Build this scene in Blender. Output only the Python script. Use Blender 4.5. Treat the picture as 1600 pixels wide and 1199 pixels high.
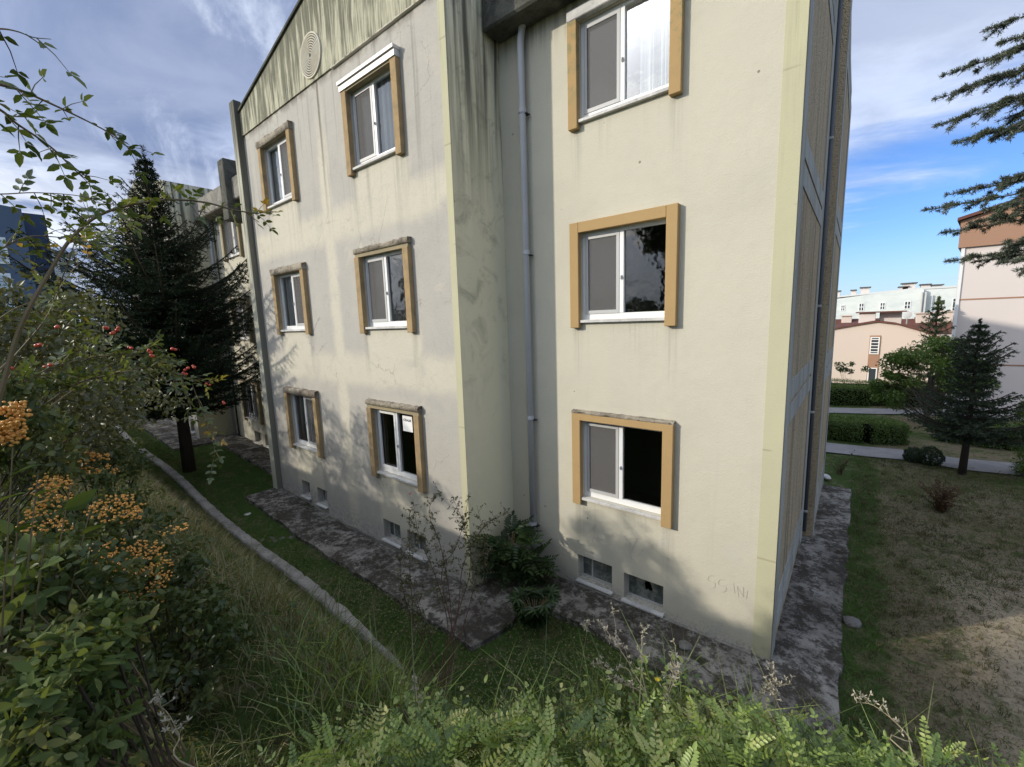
import bpy, bmesh, math, random
import numpy as np
from mathutils import Vector, Matrix
sc = bpy.context.scene
for o in list(bpy.data.objects): bpy.data.objects.remove(o)
COL = sc.collection
rad = math.radians
# ------------------------------------------------------------------ camera
CX = (0.77992608, 0.06374493, -0.62261698)
CY = (0.62506072, -0.12995658, 0.769682)
CZ = (-0.03184984, -0.98946848, -0.14120097)
cam = bpy.data.objects.new('camera', bpy.data.cameras.new('camera'))
COL.objects.link(cam)
cam.matrix_world = Matrix(((CX[0], -CX[1], -CX[2], 0), (CY[0], -CY[1], -CY[2], 0), (CZ[0], -CZ[1], -CZ[2], 0), (0, 0, 0, 1)))
cam.data.sensor_width = 36; cam.data.lens = 665 / 1600 * 36
cam.data.clip_start = 0.05; cam.data.clip_end = 6000
sc.camera = cam
AX = np.array(CX); AY = np.array(CY); AZ = np.array(CZ)
def ray(px, py):
    d = np.array([px - 800, py - 600, 665.]); return np.array([d @ AX, d @ AY, d @ AZ])
def atd(px, py, dist):
    """point at a distance in metres from the camera"""
    d = ray(px, py); return d / np.linalg.norm(d) * dist
def onY(px, py, y): r = ray(px, py); return r * (y / r[1])
def onZ(px, py, z): r = ray(px, py); return r * (z / r[2])
# ------------------------------------------------------------------ light
SUN_EL = rad(21)
sdir = np.array([0.65, 0.76]); sdir /= np.linalg.norm(sdir)
SD = Vector((sdir[0] * math.cos(SUN_EL), sdir[1] * math.cos(SUN_EL), -math.sin(SUN_EL)))
sl = bpy.data.lights.new('sun', 'SUN'); sl.energy = 3.3; sl.angle = rad(1.0); sl.color = (1.0, 0.925, 0.80)
so = bpy.data.objects.new('sun', sl); COL.objects.link(so); so.rotation_euler = SD.to_track_quat('-Z', 'Y').to_euler()
sc.view_settings.view_transform = 'Standard'; sc.view_settings.look = 'None'
sc.view_settings.exposure = 0.13; sc.view_settings.gamma = 1.0; sc.view_settings.use_curve_mapping = False
world = bpy.data.worlds.new('World'); sc.world = world; world.use_nodes = True
SKY = 0.15

# ------------------------------------------------------------------ node DSL
class T:
    def __init__(s, tree): s.t = tree; s.n = tree.nodes; s.l = tree.links
    def new(s, typ, **k):
        n = s.n.new(typ)
        for a, b in k.items(): setattr(n, a, b)
        return n
    def put(s, sock, v):
        if isinstance(v, V): s.l.new(v.s, sock)
        elif isinstance(v, bpy.types.NodeSocket): s.l.new(v, sock)
        elif isinstance(v, (tuple, list)):
            v = tuple(v)
            if sock.type == 'RGBA' and len(v) == 3: v = v + (1,)
            sock.default_value = v
        else: sock.default_value = v
    def math(s, op, *a, clamp=False):
        n = s.new('ShaderNodeMath', operation=op); n.use_clamp = clamp
        for i, x in enumerate(a): s.put(n.inputs[i], x)
        return V(s, n.outputs[0])
    def sstep(s, x, a, b, lo=0., hi=1.):
        n = s.new('ShaderNodeMapRange', interpolation_type='SMOOTHSTEP')
        s.put(n.inputs[0], x)
        if a > b: a, b, lo, hi = b, a, hi, lo
        for i, q in zip((1, 2, 3, 4), (a, b, lo, hi)): s.put(n.inputs[i], q)
        return V(s, n.outputs[0])
    def noise(s, vec, scale, detail=4, rough=.55, dist=0.):
        n = s.new('ShaderNodeTexNoise'); s.put(n.inputs['Vector'], vec)
        for k, v in (('Scale', scale), ('Detail', detail), ('Roughness', rough), ('Distortion', dist)): n.inputs[k].default_value = v
        return V(s, n.outputs[0])
    def voro(s, vec, scale, feature='F1', out=0):
        n = s.new('ShaderNodeTexVoronoi', feature=feature); s.put(n.inputs['Vector'], vec); n.inputs['Scale'].default_value = scale
        return V(s, n.outputs[out])
    def mix(s, f, a, b, blend='MIX'):
        n = s.new('ShaderNodeMix', data_type='RGBA', blend_type=blend)
        s.put(n.inputs[0], f); s.put(n.inputs[6], a); s.put(n.inputs[7], b)
        return V(s, n.outputs[2])
    def comb(s, x, y, z):
        n = s.new('ShaderNodeCombineXYZ')
        for i, v in enumerate((x, y, z)): s.put(n.inputs[i], v)
        return V(s, n.outputs[0])
    def xyz(s, vec):
        n = s.new('ShaderNodeSeparateXYZ'); s.put(n.inputs[0], vec)
        return [V(s, q) for q in n.outputs]
    def pos(s): return V(s, s.new('ShaderNodeNewGeometry').outputs['Position'])
    def attr(s, name): return V(s, s.new('ShaderNodeAttribute', attribute_name=name).outputs['Fac'])
    def box(s, c, a, b, e=.03): return s.sstep(c, a - e, a + e) * s.sstep(c, b + e, b - e)
class V:
    def __init__(s, T_, sock): s.T = T_; s.s = sock
    def __add__(s, o): return s.T.math('ADD', s, o)
    __radd__ = __add__
    def __mul__(s, o): return s.T.math('MULTIPLY', s, o)
    __rmul__ = __mul__
    def __sub__(s, o): return s.T.math('SUBTRACT', s, o)
    def __rsub__(s, o): return s.T.math('SUBTRACT', o, s)
    def __truediv__(s, o): return s.T.math('DIVIDE', s, o)
    def __rtruediv__(s, o): return s.T.math('DIVIDE', o, s)
    def mx(s, o): return s.T.math('MAXIMUM', s, o)
    def mn(s, o): return s.T.math('MINIMUM', s, o)
    def cl(s): return s.T.math('ADD', s, 0., clamp=True)

def material(name, fn, rough=.85, spec=.25, bump=None, bdist=.01, bstr=.6, metal=0.):
    m = bpy.data.materials.new(name); m.use_nodes = True
    t = T(m.node_tree); t.n.clear()
    out = t.new('ShaderNodeOutputMaterial'); b = t.new('ShaderNodeBsdfPrincipled')
    t.l.new(b.outputs[0], out.inputs[0])
    col = fn(t) if callable(fn) else fn
    t.put(b.inputs['Base Color'], col)
    t.put(b.inputs['Roughness'], rough(t) if callable(rough) else rough)
    b.inputs['Specular IOR Level'].default_value = spec; b.inputs['Metallic'].default_value = metal
    if bump:
        bn = t.new('ShaderNodeBump'); bn.inputs['Distance'].default_value = bdist; bn.inputs['Strength'].default_value = bstr
        t.put(bn.inputs['Height'], bump(t)); t.l.new(bn.outputs[0], b.inputs['Normal'])
    return m
def leafmat(name, cols, trans=.3, rough=.45, gloss=.03):
    """cols: list of (r,g,b) spread over the face attribute v"""
    m = bpy.data.materials.new(name); m.use_nodes = True
    t = T(m.node_tree); t.n.clear(); out = t.new('ShaderNodeOutputMaterial')
    v = t.attr('v'); cr = t.new('ShaderNodeValToRGB'); t.put(cr.inputs[0], v)
    e = cr.color_ramp.elements
    for i, c in enumerate(cols):
        p = i / max(1, len(cols) - 1)
        el = e[i] if i < 2 else e.new(p)
        el.position = p; el.color = tuple(c) + (1,)
    if len(cols) > 2:
        for i, c in enumerate(cols): pass
    d = t.new('ShaderNodeBsdfDiffuse'); tr = t.new('ShaderNodeBsdfTranslucent'); g = t.new('ShaderNodeBsdfGlossy'); g.inputs['Roughness'].default_value = rough
    t.l.new(cr.outputs[0], d.inputs[0])
    warm = t.mix(1., V(t, cr.outputs[0]), (1.5, 1.35, .6), 'MULTIPLY'); t.put(tr.inputs[0], warm)
    m1 = t.new('ShaderNodeMixShader'); m1.inputs[0].default_value = trans
    t.l.new(d.outputs[0], m1.inputs[1]); t.l.new(tr.outputs[0], m1.inputs[2])
    m2 = t.new('ShaderNodeMixShader'); m2.inputs[0].default_value = gloss
    t.l.new(m1.outputs[0], m2.inputs[1]); t.l.new(g.outputs[0], m2.inputs[2]); t.l.new(m2.outputs[0], out.inputs[0])
    return m

# ------------------------------------------------------------------ sky
t = T(world.node_tree); t.n.clear()
wo = t.new('ShaderNodeOutputWorld'); bg = t.new('ShaderNodeBackground'); bg.inputs[1].default_value = SKY
sky = t.new('ShaderNodeTexSky', sky_type='NISHITA'); sky.sun_disc = False
sky.sun_elevation = SUN_EL; sky.sun_rotation = math.atan2(-SD.x, -SD.y); sky.altitude = 800; sky.air_density = 1.0; sky.dust_density = 0.6; sky.ozone_density = 2.0
dirv = V(t, t.new('ShaderNodeTexCoord').outputs['Generated'])
dx, dy, dz = t.xyz(dirv)
k = 1.0 / (dz.mx(0.0) + 0.13)
u, w_ = dx * k, dy * k
# streaky cloud deck seen in perspective
cv = t.comb(u * .75 + w_ * .25, w_ * .75 - u * .25, 0.)
big = t.noise(cv, .55, 6, .55, .6)
fine = t.noise(t.comb(u * .5, w_ * 1.5, 2.), 1.5, 8, .62, .8)
# west (-x) is heavily clouded, north-east (low, right of the house) clear with thin wisps
az = t.sstep(dx * .8 - dy * .45, -.9, .1, 1., 0.)
elev = t.sstep(dz, .10, .42)
clear = t.sstep(dy, .45, .85) * t.sstep(dz, .46, .22)
cover = t.sstep(big * .62 + fine * .38 + az * .25 + elev * .14 - clear * .19, .44, .66)
body = t.noise(t.comb(u, w_, 5.), .9, 7, .58, .5)
shade = (.30 + .70 * az) * t.sstep(body + az * .07 + t.sstep(t.noise(t.comb(u, w_, 12.), .4, 3, .5), .4, .6) * .08, .42, .64)
bright = t.sstep(t.noise(t.comb(u, w_, 9.), 1.7, 7, .6, .6), .35, .7)
ccol = t.mix(shade, (4.7, 5.4, 6.9), (1.45, 1.85, 3.0))
ccol = t.mix(bright * .30, ccol, (6.2, 6.7, 7.6))
ccol = t.mix(az * elev * .3, ccol, (1.7, 2.2, 3.6))
wisp = t.sstep(t.noise(t.comb(u * .8 + w_ * .5, w_ * .9, 21.), 1.25, 9, .64, 1.3), .50, .72)
ccol = t.mix(wisp * .7, ccol, (6.3, 6.9, 8.0))
lowb = t.sstep(dz, .34, .12) * t.sstep(t.noise(t.comb(dx * 2., dy * 2., dz * 11.), 1.6, 6, .6, .8), .42, .60)
ccol = t.mix(lowb * .8, ccol, (7.0, 7.3, 7.9))
skyc = t.mix(1., V(t, sky.outputs[0]), (.56, .76, 1.12), 'MULTIPLY')
sunp = t.new('ShaderNodeVectorMath', operation='DOT_PRODUCT'); t.put(sunp.inputs[0], dirv); sunp.inputs[1].default_value = (-SD.x, -SD.y, -SD.z)
near = t.sstep(V(t, sunp.outputs['Value']), .55, 1.)
ccol = t.mix(1., ccol, t.mix(near, (1., 1., 1.), (3.2, 2.9, 2.4)), 'MULTIPLY')
fin = t.mix((cover + near * .5).cl() * .93, skyc, ccol)
hz = t.sstep(dz, .16, .0)
fin = t.mix(hz * .45, fin, (3.6, 4.1, 4.8))
t.put(bg.inputs[0], fin); t.l.new(bg.outputs[0], wo.inputs[0])

# ------------------------------------------------------------------ object helpers
def tag(o, label=None, cat=None, group=None, kind=None):
    if label: o['label'] = label
    if cat: o['category'] = cat
    if group: o['group'] = group
    if kind: o['kind'] = kind
    return o
def thing(name, loc, label, cat, group=None):
    o = bpy.data.objects.new(name, None); o.empty_display_size = .2; COL.objects.link(o)
    o.location = tuple(float(v) for v in loc); tag(o, label, cat, group); return o
def wloc(p):
    v = Vector((0, 0, 0))
    while p is not None: v += p.location; p = p.parent
    return v
def link(name, me, parent=None, kind=None, smooth=False):
    o = bpy.data.objects.new(name, me); COL.objects.link(o)
    if parent is not None: o.parent = parent
    if kind: o['kind'] = kind
    if smooth: me.polygons.foreach_set('use_smooth', [True] * len(me.polygons))
    return o
def npmesh(name, verts, faces, mat, parent=None, v=None, kind=None, smooth=False, mats=None, midx=None):
    """verts (N,3) in world coordinates, faces (M,k) one size"""
    verts = np.asarray(verts, dtype=np.float32).copy(); faces = np.asarray(faces, dtype=np.int32)
    base = wloc(parent)
    verts -= np.array(base, dtype=np.float32)
    me = bpy.data.meshes.new(name); k = faces.shape[1]
    me.vertices.add(len(verts)); me.vertices.foreach_set('co', verts.ravel())
    me.loops.add(faces.size); me.loops.foreach_set('vertex_index', faces.ravel())
    me.polygons.add(len(faces)); me.polygons.foreach_set('loop_start', np.arange(0, faces.size, k, dtype=np.int32))
    me.polygons.foreach_set('loop_total', np.full(len(faces), k, dtype=np.int32))
    me.update(calc_edges=True)
    for m in (mats or [mat]): me.materials.append(m)
    if midx is not None: me.polygons.foreach_set('material_index', np.asarray(midx, dtype=np.int32))
    if v is not None:
        a = me.attributes.new('v', 'FLOAT', 'FACE'); a.data.foreach_set('value', np.asarray(v, dtype=np.float32))
    return link(name, me, parent, kind, smooth)
class MB:
    """collects shapes for one mesh object"""
    def __init__(s): s.bm = bmesh.new()
    def box(s, x0, x1, y0, y1, z0, z1, bev=0.):
        r = bmesh.ops.create_cube(s.bm, size=1.)
        for vv in r['verts']:
            vv.co = Vector((x0 + (vv.co.x + .5) * (x1 - x0), y0 + (vv.co.y + .5) * (y1 - y0), z0 + (vv.co.z + .5) * (z1 - z0)))
        if bev: 
            es = list({e for vv in r['verts'] for e in vv.link_edges})
            bmesh.ops.bevel(s.bm, geom=es, offset=bev, segments=1, affect='EDGES')
        return s
    def quad(s, *p): s.bm.faces.new([s.bm.verts.new(q) for q in p]); return s
    def prism(s, pts, vec):
        a = [s.bm.verts.new(p) for p in pts]; b = [s.bm.verts.new(Vector(p) + Vector(vec)) for p in pts]
        s.bm.faces.new(a); s.bm.faces.new(b[::-1])
        for i in range(len(a)):
            j = (i + 1) % len(a); s.bm.faces.new((a[j], a[i], b[i], b[j]))
        return s
    def tube(s, pts, r, n=8, cap=True):
        pts = [Vector(p) for p in pts]; rs = r if isinstance(r, (list, tuple, np.ndarray)) else [r] * len(pts)
        rings = []; prev = None
        for i, p in enumerate(pts):
            d = (pts[min(i + 1, len(pts) - 1)] - pts[max(i - 1, 0)]).normalized()
            ref = prev if prev is not None else (Vector((0, 0, 1)) if abs(d.z) < .9 else Vector((1, 0, 0)))
            a = (ref - d * ref.dot(d)).normalized(); prev = a; b = d.cross(a)
            rings.append([s.bm.verts.new(p + (a * math.cos(q) + b * math.sin(q)) * rs[i]) for q in [2 * math.pi * k / n for k in range(n)]])
        for A, B in zip(rings, rings[1:]):
            for k in range(n): s.bm.faces.new((A[k], A[(k + 1) % n], B[(k + 1) % n], B[k]))
        if cap: s.bm.faces.new(rings[0][::-1]); s.bm.faces.new(rings[-1])
        return s
    def build(s, name, mat, parent=None, kind=None, smooth=False, noise=None):
        bmesh.ops.recalc_face_normals(s.bm, faces=s.bm.faces)
        b = wloc(parent)
        for vv in s.bm.verts: vv.co -= b
        me = bpy.data.meshes.new(name); s.bm.to_mesh(me); s.bm.free(); me.materials.append(mat)
        return link(name, me, parent, kind, smooth)
def copy_tree(o, loc=None, parent=None):
    c = o.copy(); COL.objects.link(c)
    if parent is not None: c.parent = parent
    if loc is not None: c.location = loc
    for ch in list(o.children): copy_tree(ch, None, c)
    return c

# ------------------------------------------------------------------ materials
def wallcoords(t):
    p = t.pos(); x, y, z = t.xyz(p); return p, x, y, z
def fine_bump(t):
    p = t.pos(); return t.noise(p, 45, 5, .65) * .6 + t.noise(p, 6, 3, .5) * .8 + t.voro(p, 160) * .25
def streaks(t, h, z, s=9., zs=.35, seed=0.):
    return t.noise(t.comb(h * s, seed, z * zs), 1., 5, .6, .25)
def c_facade(t):
    p, x, y, z = wallcoords(t)
    n = t.noise(p, .8, 5, .6, .3); n2 = t.noise(p, 7, 6, .65)
    c = t.mix(t.sstep(n, .35, .7), (.53, .50, .405), (.485, .46, .375))
    c = t.mix(t.sstep(n2, .5, .8) * .22, c, (.45, .42, .34))
    # faint vertical wash marks and pale repair blotches
    c = t.mix(t.sstep(streaks(t, x, z, 7, .25, 3.), .56, .78) * .14, c, (.36, .34, .30))
    b = t.sstep(t.noise(p, 1.7, 3, .5, .4), .60, .68) * t.sstep(z, -1., -3.2)
    c = t.mix(b * .35, c, (.50, .49, .45))
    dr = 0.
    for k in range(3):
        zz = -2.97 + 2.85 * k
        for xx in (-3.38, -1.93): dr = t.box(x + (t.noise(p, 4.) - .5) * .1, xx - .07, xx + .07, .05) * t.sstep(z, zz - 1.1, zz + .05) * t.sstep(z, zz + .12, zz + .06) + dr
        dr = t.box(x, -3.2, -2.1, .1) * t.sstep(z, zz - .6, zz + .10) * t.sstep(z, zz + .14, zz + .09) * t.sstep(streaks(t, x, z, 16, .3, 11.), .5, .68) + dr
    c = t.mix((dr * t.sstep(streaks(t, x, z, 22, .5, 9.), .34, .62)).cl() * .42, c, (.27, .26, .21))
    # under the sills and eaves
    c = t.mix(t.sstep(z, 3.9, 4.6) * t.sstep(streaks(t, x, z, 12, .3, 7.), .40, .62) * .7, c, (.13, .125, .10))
    # peeling, damp foot of the wall
    f = t.sstep(z + t.noise(p, 5, 6, .7) * .55 + t.noise(p, 1.1, 2, .5) * .5, -3.55, -4.0)
    pl = t.sstep(t.noise(p, 26, 5, .7), .44, .55)
    c = t.mix(f * .75, c, t.mix(pl, (.17, .16, .14), (.42, .41, .37)))
    # small pits
    c = t.mix(t.sstep(t.voro(p, 2.2), .045, .03) * .8, c, (.16, .14, .11))
    return c
def c_gable(t):
    p, x, y, z = wallcoords(t)
    d = (t.noise(p, 2.2, 6, .66) - .5) * .26
    xx, zz = x + d, z + (t.noise(p, 1.9, 6, .66) - .5) * .28
    n = t.noise(p, 1.3, 5, .6, .4)
    cream = t.mix(n, (.565, .53, .43), (.51, .48, .395))
    grey = t.mix(t.noise(p, 2.2, 5, .62, .5), (.465, .44, .39), (.38, .362, .325))
    m = t.box(xx, -8.55, -8.20, .10)
    for k in (-1, 0, 1):
        m = m.mx(t.box(zz, 1.72 + 2.85 * k, 2.32 + 2.85 * k, .14) * t.sstep(t.noise(p, .8, 2, .5), .36, .48))
        for (a, b) in ((-10.95, -9.6), (-7.35, -5.75)):
            m = m.mx(t.box(xx, a, b, .10) * t.box(zz, -1.1 + 2.85 * k, .0 + 2.85 * k, .12))
    m = m.mx(t.sstep(t.noise(p, .7, 4, .6, .6), .60, .72) * .7)
    m = m * t.sstep(z, 4.2, 3.2, .25, 1.)
    c = t.mix(m.cl(), grey, cream)
    c = t.mix(t.sstep(t.noise(p, 4, 6, .7, .8), .54, .72) * .28, c, (.31, .29, .27))
    c = t.mix(t.sstep(t.noise(p, 1.1, 6, .7, .9), .52, .70) * .30, c, (.36, .345, .33))
    c = t.mix(t.sstep(t.noise(p, 30, 4, .7), .5, .7) * .16, c, (.24, .22, .19))
    # long run marks from the coping and the ornament
    st = t.sstep(streaks(t, x, z, 7, .22, 1.), .50, .72)
    c = t.mix(st * t.sstep(z, .6, 4.6) * .62, c, (.17, .165, .14))
    c = t.mix(t.box(x + d * .15, -8.40, -8.33, .025) * t.sstep(z, 1.5, 4.4) * .75, c, (.12, .11, .09))
    c = t.mix(t.sstep(z, 4.50, 4.69) * t.sstep(t.noise(p, 5, 4, .6), .36, .55) * .6, c, (.12, .10, .09))
    dr = 0.
    for k in range(3):
        zz = -2.97 + 2.85 * k
        for xx in (-11.0, -9.54, -7.36, -5.9): dr = t.box(x + (t.noise(p, 4.) - .5) * .1, xx - .07, xx + .07, .05) * t.sstep(z, zz - 1.2, zz + .05) * t.sstep(z, zz + .12, zz + .06) + dr
    c = t.mix((dr * t.sstep(streaks(t, x, z, 22, .5, 9.), .34, .62)).cl() * .5, c, (.25, .24, .20))
    # hairline cracks
    cr = t.voro(t.comb(x + d * 2, 0., z + d * 3), .9, 'DISTANCE_TO_EDGE')
    c = t.mix(t.sstep(cr, .006, .001) * t.sstep(t.noise(p, .9, 2, .5), .54, .60) * .5, c, (.16, .14, .12))
    f = t.sstep(z + t.noise(p, 4, 5, .7) * .7 + t.noise(p, .9, 2, .5) * .6, -3.1, -3.9)
    c = t.mix(f * .6, c, t.mix(t.sstep(t.noise(p, 12, 5, .7), .4, .6), (.20, .19, .17), (.44, .43, .40)))
    return c
def c_gabletop(t):
    p, x, y, z = wallcoords(t)
    h = x + y
    base = t.mix(t.noise(p, 1.4, 4, .6), (.50, .48, .355), (.42, .405, .30))
    s1 = t.sstep(streaks(t, h + t.noise(p, .7) * .1, z, 9, .7, 2.) + t.noise(p, 1.2, 4, .6) * .25 + t.sstep(z, 4.8, 6.) * .12, .56, .76)
    s2 = t.sstep(streaks(t, h, z, 30, 1.3, 5.) + t.noise(p, 2., 4, .6) * .3, .60, .80)
    c = t.mix(s1 * .85, base, (.11, .11, .08))
    c = t.mix(s2 * .5, c, (.08, .08, .06))
    c = t.mix(t.sstep(t.noise(p, 9, 5, .7), .60, .72) * .5, c, (.05, .055, .03))
    return c
def c_return(t):
    p, x, y, z = wallcoords(t)
    c = t.mix(t.noise(p, 1.2, 5, .6, .4), (.76, .71, .50), (.66, .62, .45))
    c = t.mix(t.sstep(streaks(t, y, z, 6, .22, 1.), .42, .62) * t.sstep(z, 1.0, 4.4) * .9, c, (.055, .057, .045))
    c = t.mix(t.sstep(t.noise(p, 2.2, 7, .70, .9), .48, .74) * t.sstep(z, -2.5, 1.) * .5, c, (.13, .13, .10))
    c = t.mix(t.sstep(z, -3.3, -4.4) * t.sstep(t.noise(p, 9, 5, .7), .38, .6) * .55, c, (.14, .15, .10))
    return c
def c_band(t):
    p, x, y, z = wallcoords(t)
    c = t.mix(t.noise(p, 1.6, 5, .6), (.50, .48, .32), (.43, .415, .29))
    c = t.mix(t.sstep(streaks(t, x + y, z, 16, .5, 4.), .5, .7) * t.sstep(z, -1., 5.) * .55, c, (.28, .27, .17))
    j = t.math('PINGPONG', z + 20.1, .71)
    c = t.mix(t.sstep(j, .018, .004) * t.sstep(t.noise(p, 1.3), .45, .52) * .6, c, (.30, .27, .18))
    c = t.mix(t.sstep(z + t.noise(p, 6, 5, .7) * .5, -3.95, -4.3) * .7, c, (.22, .21, .16))
    return c
M = {}
M['facade'] = material('facade plaster', c_facade, .92, .15, fine_bump, .012, .55)
M['gable'] = material('gable plaster', c_gable, .92, .15, fine_bump, .014, .6)
M['gabletop'] = material('gable top plaster', c_gabletop, .92, .15, fine_bump, .014, .6)
M['return'] = material('return wall plaster', c_return, .92, .15, fine_bump, .014, .6)
M['band'] = material('yellow band plaster', c_band, .9, .15, fine_bump, .008, .5)
def c_conc(a, b, k=.5):
    def f(t):
        p = t.pos(); x, y, z = t.xyz(p)
        c = t.mix(t.sstep(t.noise(p, 2.5, 6, .65, .5), .35, .68), a, b)
        c = t.mix(t.sstep(t.noise(p, 22, 5, .7), .52, .66) * k, c, (.035, .033, .028))
        return c
    return f
M['concrete'] = material('weathered concrete', c_conc((.30, .28, .245), (.17, .165, .145)), .95, .1, fine_bump, .02, .8)
M['crumbled'] = material('crumbled concrete', c_conc((.42, .37, .29), (.18, .155, .125), .6), .95, .1, lambda t: t.noise(t.pos(), 40, 6, .75), .03, 1.)
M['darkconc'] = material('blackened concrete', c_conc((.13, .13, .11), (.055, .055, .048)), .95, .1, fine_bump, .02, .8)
def c_apron(t):
    p = t.pos(); x, y, z = t.xyz(p)
    c = t.mix(t.sstep(t.noise(p, 1.6, 5, .6, .6), .38, .62), (.40, .375, .335), (.24, .22, .195))
    c = t.mix(t.sstep(t.noise(p, 9, 9, .80, .3) * .6 + t.noise(p, 2.1, 4, .6, .5) * .4, .44, .54) * .88, c, (.055, .047, .036))
    c = t.mix(t.sstep(t.noise(p, 30, 6, .75), .58, .68) * .5, c, (.42, .41, .39))
    c = t.mix(t.sstep(t.noise(p, 1.1, 4, .6, .3), .57, .70) * .8, c, (.06, .042, .028))
    c = t.mix(t.sstep(t.noise(t.comb(x, y, 4.), 2.3, 5, .65), .60, .68) * .7, c, (.035, .05, .018))
    return t.mix(t.sstep(t.noise(p, 3.2, 7, .7, 1.2), .56, .66) * .75, c, (.035, .032, .024))
M['apron'] = material('mossy concrete apron', c_apron, .96, .1, lambda t: t.noise(t.pos(), 12, 7, .75, .4) + t.noise(t.pos(), 60, 4, .7) * .5, .05, 1.)
def c_tan(t):
    p, x, y, z = wallcoords(t)
    c = t.mix(t.noise(p, 3., 5, .6), (.42, .285, .13), (.36, .245, .12))
    g = t.sstep(t.noise(p, 6, 5, .7, .3), .46, .62) * t.sstep(z, 2.8, 3.6)
    c = t.mix(g * .7, c, (.20, .205, .11))
    c = t.mix(t.sstep(t.noise(p, 14, 6, .7), .58, .72) * .25, c, (.22, .17, .10))
    return c
M['tan'] = material('ochre surround plaster', c_tan, .9, .15, fine_bump, .006, .5)
M['tan2'] = material('stained ochre plaster', lambda t: t.mix(t.sstep(t.noise(t.pos(), 5., 6, .65), .35, .7), (.37, .265, .14), (.27, .20, .115)), .92, .1, fine_bump, .008, .6)
M['dulltan'] = material('faded ochre plaster', lambda t: t.mix(t.noise(t.pos(), 4., 5, .6), (.36, .29, .175), (.23, .205, .14)), .92, .1, fine_bump, .008, .6)
M['pvc'] = material('white window frame', lambda t: t.mix(t.noise(t.pos(), 5, 4, .6), (.78, .78, .77), (.66, .66, .64)), .38, .5)
M['pvcgrey'] = material('grey screen frame', (.42, .42, .41), .45, .4)
M['sill'] = material('marble sill', c_conc((.60, .59, .56), (.42, .41, .39), .25), .6, .3)
M['black'] = material('dark rubber', (.03, .03, .03), .6, .3)
M['metalcap'] = material('galvanised sheet cover', lambda t: t.mix(t.noise(t.pos(), 6, 4), (.62, .60, .58), (.48, .46, .44)), .5, .4, metal=.2)
M['pipe'] = material('grey plastic pipe', lambda t: t.mix(t.noise(t.pos(), 2.5, 5, .6), (.52, .53, .56), (.40, .41, .43)), .55, .35)
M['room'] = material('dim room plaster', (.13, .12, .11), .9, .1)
M['curtain'] = material('sheer white curtain', lambda t: t.mix(t.sstep(t.noise(t.comb(t.xyz(t.pos())[0] * 9, 0., t.xyz(t.pos())[2] * .2), 1., 3), .35, .65), (.78, .79, .80), (.50, .52, .55)), .9, .1)
M['curtaindim'] = material('grey curtain', lambda t: t.mix(t.sstep(t.noise(t.comb(t.xyz(t.pos())[0] * 12, 0., 0.), 1., 3), .35, .65), (.42, .44, .45), (.24, .25, .26)), .9, .1)
def glass(name, fac, bump=0.):
    m = bpy.data.materials.new(name); m.use_nodes = True; t = T(m.node_tree); t.n.clear()
    out = t.new('ShaderNodeOutputMaterial'); tr = t.new('ShaderNodeBsdfTransparent'); tr.inputs[0].default_value = (.72, .76, .76, 1)
    gl = t.new('ShaderNodeBsdfGlossy'); gl.inputs['Roughness'].default_value = .01
    fr = t.new('ShaderNodeFresnel'); fr.inputs[0].default_value = 1.5
    mx = t.new('ShaderNodeMixShader'); t.put(mx.inputs[0], (V(t, fr.outputs[0]) * fac).cl())
    if bump:
        bn = t.new('ShaderNodeBump'); bn.inputs['Distance'].default_value = bump; t.put(bn.inputs['Height'], t.noise(t.pos(), 5, 2, .5)); t.l.new(bn.outputs[0], gl.inputs['Normal'])
    t.l.new(tr.outputs[0], mx.inputs[1]); t.l.new(gl.outputs[0], mx.inputs[2]); t.l.new(mx.outputs[0], out.inputs[0]); return m
M['glass'] = glass('window glass', 1.7, .004)
M['glassbright'] = glass('reflective window glass', 5.0, .003)
def screenmat():
    m = bpy.data.materials.new('insect mesh'); m.use_nodes = True; t = T(m.node_tree); t.n.clear()
    out = t.new('ShaderNodeOutputMaterial'); tr = t.new('ShaderNodeBsdfTransparent'); d = t.new('ShaderNodeBsdfDiffuse'); d.inputs[0].default_value = (.17, .165, .16, 1)
    mx = t.new('ShaderNodeMixShader'); mx.inputs[0].default_value = .62
    t.l.new(tr.outputs[0], mx.inputs[1]); t.l.new(d.outputs[0], mx.inputs[2]); t.l.new(mx.outputs[0], out.inputs[0]); return m
M['screen'] = screenmat()
def c_rough(t):
    p, x, y, z = wallcoords(t)
    c = t.mix(t.noise(p, 1.1, 4, .6), (.66, .53, .34), (.52, .42, .28))
    c = t.mix(t.sstep(t.noise(t.comb(x, y * 5, z * .25), 1., 5, .6, .2), .45, .7) * .55, c, (.10, .09, .07))
    return t.mix(t.sstep(t.noise(p, 24, 4, .75), .5, .62) * .5, c, (.20, .165, .12))
M['rough'] = material('brown roughcast', c_rough, .95, .1, lambda t: t.noise(t.pos(), 40, 5, .7) + t.voro(t.pos(), 60) * .6, .03, 1.)
M['bluegrey'] = material('blue grey painted band', lambda t: t.mix(t.sstep(t.noise(t.comb(t.xyz(t.pos())[0], t.xyz(t.pos())[1] * 4, t.xyz(t.pos())[2] * .4), 1., 5, .6), .4, .7), (.38, .375, .33), (.25, .25, .22)), .9, .15, fine_bump, .008, .5)
M['pinkwall'] = material('pale pink render', lambda t: t.mix(t.noise(t.pos(), .35, 4, .6), (.64, .575, .54), (.59, .53, .495)), .93, .1, fine_bump, .01, .3)
M['pink2'] = material('salmon render', lambda t: t.mix(t.noise(t.pos(), .3, 4, .6), (.60, .505, .435), (.55, .465, .405)), .93, .1)
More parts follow.
